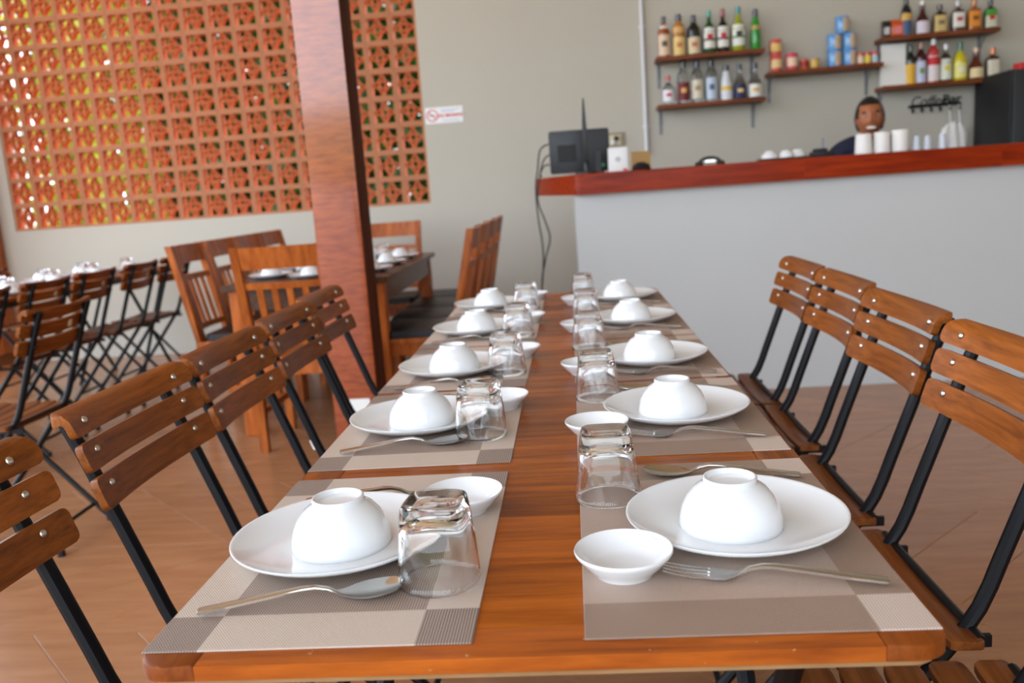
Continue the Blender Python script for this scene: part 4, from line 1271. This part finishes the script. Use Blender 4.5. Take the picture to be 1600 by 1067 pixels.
# white cloth bag hung from the rack
cl = thing('cloth_bag', 'white cotton bag hanging by straps below the mug rack', 'bag', W(7.202, 0.06, 1.225), WA)
bm = BM()
rows, cols = 9, 13
gf, gb = [], []
for i in range(rows):
    v = i / (rows - 1)
    wv = 0.092 * (1 - 0.30 * max(0, (v - 0.62) / 0.38) ** 2)
    f_, b_ = [], []
    for j in range(cols):
        u = -1 + 2 * j / (cols - 1)
        z = -0.14 + 0.29 * v - 0.03 * max(0, v - 0.85) / 0.15 * (abs(u) ** 2)
        bulge = 0.03 * math.sqrt(max(0, 1 - u * u)) * (1 - 0.55 * v) + 0.006 * math.sin(9 * u + 2 * v)
        f_.append(bm.verts.new((u * wv, -bulge - 0.002, z)))
        b_.append(bm.verts.new((u * wv, bulge * 0.6 + 0.002, z)))
    gf.append(f_); gb.append(b_)
for i in range(rows - 1):
    for j in range(cols - 1):
        bm.faces.new((gf[i][j], gf[i][j + 1], gf[i + 1][j + 1], gf[i + 1][j]))
        bm.faces.new((gb[i][j], gb[i + 1][j], gb[i + 1][j + 1], gb[i][j + 1]))
    for j in (0, cols - 1):
        bm.faces.new((gf[i][j], gf[i + 1][j], gb[i + 1][j], gb[i][j]))
for i in (0, rows - 1):
    for j in range(cols - 1): bm.faces.new((gf[i][j], gf[i][j + 1], gb[i][j + 1], gb[i][j]))
obj('bag_body', bm, 'cloth', cl, sharp=80)
for q, h_ in ((-0.025, -0.022), (0.04, 0.04)):
    bm = BM(); bar(bm, (q, 0, 0.14), (h_, 0.03, 0.27), 0.008, 0.003, (1, 0, 0))
    obj('strap', bm, 'cloth', cl)

# black fridge behind the right end of the bar
fr = thing('fridge', 'tall black fridge behind the right end of the bar', 'fridge', (2.86 + 0.33, 6.20, 0), WA)
bm = BM(); box(bm, -0.33, 0.33, -0.26, 0.28, 0.05, 1.655, 0.01, 2)
obj('cabinet', bm, 'plastic2', fr)
bm = BM(); box(bm, -0.325, 0.325, -0.30, -0.262, 0.08, 1.65, 0.008, 2)
obj('door', bm, 'plastic', fr)
bm = BM(); box(bm, -0.29, -0.27, -0.33, -0.302, 0.7, 1.2, 0.004)
obj('handle', bm, 'plastic2', fr)
for q in (-0.28, 0.28):
    bm = BM(); tube(bm, [(q, -0.2, 0), (q, -0.2, 0.05)], 0.02, 8); tube(bm, [(q, 0.2, 0), (q, 0.2, 0.05)], 0.02, 8)
    obj('foot', bm, 'rubber', fr)

rb = thing('box', 'small red box lying on top of the black fridge', 'box', (3.03, 6.12, 1.655), WA)
bm = BM(); box(bm, -0.06, 0.06, -0.05, 0.05, 0, 0.05, 0.003)
obj('carton', bm, 'red', rb)

# ------------------------------------------------------------------ the bartender
def skin_mesh(name, joints, edges, radii, mat, levels=2):
    me = bpy.data.meshes.new(name)
    me.from_pydata(joints, edges, [])
    o = bpy.data.objects.new(name, me)
    COL.objects.link(o)
    sk = o.modifiers.new('skin', 'SKIN')
    sk.use_smooth_shade = True
    for i, r in enumerate(radii):
        me.skin_vertices[0].data[i].radius = r if isinstance(r, tuple) else (r, r)
    me.skin_vertices[0].data[0].use_root = True
    sd = o.modifiers.new('sub', 'SUBSURF'); sd.levels = levels; sd.render_levels = levels
    bpy.context.view_layer.update()
    out = bpy.data.meshes.new_from_object(o.evaluated_get(bpy.context.evaluated_depsgraph_get()))
    bpy.data.objects.remove(o)
    out.materials.clear()
    out.materials.append(M[mat])
    return out
PX, PY = 1.835, 5.56
def build_person():
    t = thing('person', 'smiling person with short black hair in navy shirt behind the bar', 'person', (PX, PY, 0), 0.0)
    J = [(0, 0.10, 0.84), (0, 0.08, 0.98), (0, 0.03, 1.12), (0, 0.0, 1.20), (0, -0.02, 1.27), (0, -0.03, 1.36)]
    E = [(i, i + 1) for i in range(5)]
    Rr = [(0.135, 0.10), (0.125, 0.095), (0.135, 0.10), (0.11, 0.085), 0.055, 0.05]
    for s in (-1, 1):
        b = len(J)
        J += [(s * 0.165, 0.0, 1.185), (s * 0.225, 0.04, 0.99), (s * 0.225, -0.13, 0.86), (s * 0.215, -0.19, 0.835)]
        E += [(3, b), (b, b + 1), (b + 1, b + 2), (b + 2, b + 3)]
        Rr += [0.058, 0.044, 0.032, 0.030]
        # five fingers rooted in the palm
        for f, (dx, dy, ln) in enumerate([(-0.03, -0.01, 0.05), (-0.022, -0.045, 0.07), (-0.004, -0.05, 0.078), (0.014, -0.048, 0.072), (0.030, -0.04, 0.058)]):
            k = len(J)
            px, py, pz = J[b + 3]
            J += [(px - s * -dx, py + dy * 0.7, pz - 0.004), (px - s * -dx * 1.25, py + dy - ln * 0.4, pz - 0.012), (px - s * -dx * 1.25, py + dy - ln * 0.8, pz - 0.028)]
            E += [(b + 3, k), (k, k + 1), (k + 1, k + 2)]
            Rr += [0.011, 0.009, 0.008]
        b = len(J)
        J += [(s * 0.095, 0.09, 0.76), (s * 0.105, 0.03, 0.45), (s * 0.105, 0.12, 0.09), (s * 0.11, -0.02, 0.04), (s * 0.112, -0.09, 0.03)]
        E += [(0, b), (b, b + 1), (b + 1, b + 2), (b + 2, b + 3), (b + 3, b + 4)]
        Rr += [0.085, 0.06, 0.045, 0.035, 0.028]
    me = skin_mesh('body', J, E, Rr, 'skin', 1)
    # head: a shaped sphere merged into the same mesh
    b = BM(); b.from_mesh(me)
    hb = BM()
    bmesh.ops.create_uvsphere(hb, u_segments=40, v_segments=32, radius=1)
    HC = Vector((0, -0.035, 1.395))
    hz, hw, hd = 0.122, 0.079, 0.098
    for v in hb.verts:
        x, y, z = v.co
        taper = 1 - 0.30 * max(0, -z) ** 1.3 - 0.10 * max(0, z) ** 2
        nx, ny, nz = x * hw * taper, y * hd * (1 - 0.18 * max(0, -z) ** 2), z * hz
        if y < 0:
            fr_ = -y
            g = lambda cx, cz, sx_, sz_: math.exp(-((x - cx) / sx_) ** 2 - ((z - cz) / sz_) ** 2)
            ny -= 0.024 * g(0, -0.16, 0.17, 0.20) * fr_          # nose tip
            ny -= 0.010 * g(0, 0.10, 0.11, 0.25) * fr_           # bridge
            ny += 0.010 * (g(0.40, 0.10, 0.2, 0.12) + g(-0.40, 0.10, 0.2, 0.12)) * fr_    # eye sockets
            ny -= 0.006 * (g(0.42, 0.28, 0.3, 0.09) + g(-0.42, 0.28, 0.3, 0.09)) * fr_    # brow
            ny -= 0.011 * (g(0.50, -0.22, 0.22, 0.17) + g(-0.50, -0.22, 0.22, 0.17)) * fr_  # smiling cheeks
            ny -= 0.006 * g(0, -0.50, 0.35, 0.10) * fr_          # lips
            ny -= 0.012 * g(0, -0.88, 0.3, 0.15) * fr_           # chin
        v.co = HC + Vector((nx, ny, nz))
    for s in (-1, 1):   # ears
        eb = bmesh.ops.create_uvsphere(hb, u_segments=12, v_segments=10, radius=1)['verts']
        for v in eb: v.co = HC + Vector((s * 0.078 + v.co.x * 0.010, 0.008 + v.co.y * 0.017 + v.co.x * s * 0.008, 0.0 + v.co.z * 0.032))
    hm = bpy.data.meshes.new('head'); 
    R_ = Matrix.Translation(HC) @ Matrix.Rotation(-0.24, 4, 'Z') @ Matrix.Rotation(-0.03, 4, 'Y') @ Matrix.Translation(-HC)
    bmesh.ops.transform(hb, matrix=R_, verts=hb.verts)
    hb.to_mesh(hm); hb.free()
    b.from_mesh(hm)
    bpy.data.meshes.remove(hm)
    obj('body', b, 'skin', t, sharp=80)
    def headpart(name, fn, mat):
        q = BM(); fn(q); bmesh.ops.transform(q, matrix=R_, verts=q.verts)
        return obj(name, q, mat, t, sharp=80)
    def hair(q):
        bmesh.ops.create_uvsphere(q, u_segments=36, v_segments=28, radius=1)
        kill = []
        for v in q.verts:
            x, y, z = v.co
            lim = 0.70 if y < -0.35 else (0.70 - (y + 0.35) * 2.4 if y < 0.15 else -0.45)
            if abs(x) > 0.78 and -0.5 < y < 0.15: lim = min(lim, 0.05)
            if z < lim - 0.12: kill.append(v)
            k_ = 1.10 + 0.02 * math.sin(23 * x) * math.sin(19 * y)
            v.co = HC + Vector((x * hw * k_ * (1 - 0.08 * max(0, z) ** 2), y * hd * k_, z * hz * 1.07))
        bmesh.ops.delete(q, geom=kill, context='VERTS')
        g_ = bmesh.ops.solidify(q, geom=q.faces[:], thickness=0.008)
    headpart('hair', hair, 'hair')
    def blob(q, c, r):
        vs = bmesh.ops.create_uvsphere(q, u_segments=14, v_segments=10, radius=1)['verts']
        for v in vs: v.co = HC + Vector((c[0] + v.co.x * r[0], c[1] + v.co.y * r[1], c[2] + v.co.z * r[2]))
    for s in (-1, 1):
        headpart('eye', lambda q: blob(q, (s * 0.031, -0.077, 0.012), (0.0125, 0.009, 0.0040)), 'eye')
        headpart('pupil', lambda q: blob(q, (s * 0.031, -0.0835, 0.012), (0.0052, 0.004, 0.0052)), 'hair')
        headpart('eyebrow', lambda q: blob(q, (s * 0.033, -0.086, 0.033), (0.021, 0.006, 0.0055)), 'hair')
    headpart('lips', lambda q: blob(q, (0, -0.086, -0.060), (0.034, 0.013, 0.0165)), 'lip')
    headpart('teeth', lambda q: blob(q, (0, -0.092, -0.059), (0.029, 0.0105, 0.0100)), 'teeth')
    # shirt and trousers follow the body
    SJ = [(0, 0.10, 0.82), (0, 0.08, 0.98), (0, 0.03, 1.12), (0, 0.0, 1.20), (0, -0.015, 1.262)]
    SE = [(i, i + 1) for i in range(4)]
    SR = [(0.155, 0.12), (0.145, 0.115), (0.155, 0.12), (0.12, 0.10), 0.066]
    for s in (-1, 1):
        k = len(SJ)
        SJ += [(s * 0.10, 0.0, 1.235), (s * 0.182, 0.0, 1.205), (s * 0.245, 0.04, 1.0)]
        SE += [(3, k), (k, k + 1), (k + 1, k + 2)]
        SR += [0.082, 0.074, 0.062]
    link('shirt', skin_mesh('shirt', SJ, SE, SR, 'navy', 2), t)
    bq = BM()
    lathe(bq, [(0.062, 1.235), (0.066, 1.25), (0.060, 1.285), (0.056, 1.285), (0.056, 1.24)], 20)
    for v in bq.verts: v.co.y -= 0.02
    obj('collar', bq, 'navy', t)
    TJ = [(0, 0.10, 0.85)]; TE = []; TR = [(0.15, 0.115)]
    for s in (-1, 1):
        k = len(TJ)
        TJ += [(s * 0.095, 0.09, 0.74), (s * 0.105, 0.03, 0.45), (s * 0.105, 0.11, 0.13)]
        TE += [(0, k), (k, k + 1), (k + 1, k + 2)]
        TR += [0.10, 0.078, 0.065]
    link('trousers', skin_mesh('trousers', TJ, TE, TR, 'trouser', 2), t)
    for s in (-1, 1):
        bq = BM()
        vs = bmesh.ops.create_uvsphere(bq, u_segments=16, v_segments=10, radius=1)['verts']
        for v in vs: v.co = Vector((s * 0.11 + v.co.x * 0.05, 0.02 + v.co.y * 0.14, max(0.0, 0.04 + v.co.z * 0.06)))
        obj('shoe', bq, 'rubber', t)
    return t
build_person()

# paper tag on a left chair's leg
bm = BM(); tube(bm, [(0, 0, 0.0), (-0.009, 0, 0.024)], 0.0150, 12, (0, 1, 0), 0.8)
obj('tag_band', bm, 'paper', pt)

# ------------------------------------------------------------------ greenery outside, seen through the block wall
def bush(name, x, y, r, h, n, mat, label, trunk=True):
    t = thing(name, label, 'bush', (x, y, -0.13), 0, 'shrubs behind the block wall')
    b = BM()
    for k in range(n):
        a, rad, zt = random.uniform(0, 2 * PI), math.sqrt(random.uniform(0.05, 1)), random.random()
        c = Vector((0.44 * rad * math.cos(a), 0.44 * rad * math.sin(a), h * (0.06 + 0.92 * zt)))
        d = Vector((random.uniform(-1, 1), random.uniform(-1, 1), random.uniform(-0.9, 0.5))).normalized()
        s = d.cross(Vector((random.uniform(-1, 1), random.uniform(-1, 1), random.uniform(-1, 1)))).normalized()
        ln, wd = random.uniform(0.12, 0.24), random.uniform(0.04, 0.075)
        if max(abs((c + d * ln).x), abs((c + d * ln).y)) > 0.57: d = -d
        v = [b.verts.new(p) for p in (c, c + d * ln * 0.5 + s * wd, c + d * ln, c + d * ln * 0.5 - s * wd)]
        b.faces.new(v)
    o = obj('foliage', b, mat, t)
    o['kind'] = 'stuff'
    b = BM()
    for k in range(5):
        a = 2 * PI * k / 5
        tube(b, [(0.05 * math.cos(a), 0.05 * math.sin(a), 0), (r * 0.3 * math.cos(a), r * 0.25 * math.sin(a), h * 0.4), (r * 0.5 * math.cos(a), r * 0.4 * math.sin(a), h * 0.75)], [0.02, 0.014, 0.006], 6)
    obj('stems', b, 'bark', t)
desc = ['leftmost', 'second from left', 'third from left', 'fourth from left', 'fifth from left', 'sixth from left', 'seventh from left', 'rightmost']
for i, x in enumerate([-8.9, -7.75, -6.6, -5.45, -4.3, -3.15, -2.0, -0.85]):
    bush('garden_shrub', x, 10.6, 0.57, 4.9, (3600, 900, 700, 2000, 3400, 3600, 3600, 3600)[i], 'leaf_sunlit' if i < 4 else 'leaf', 'green garden shrub behind the block wall, front row, ' + desc[i])
for i, x in enumerate([-9.27, -7.95, -6.71, -5.43, -4.15, -2.87, -1.59, -0.31]):
    if i == 1: continue
    bush('garden_shrub', x, 11.8, 0.57, 5.4, 3400, 'leaf_sunlit' if i < 3 else 'leaf', 'green garden shrub behind the block wall, rear row, ' + desc[i])
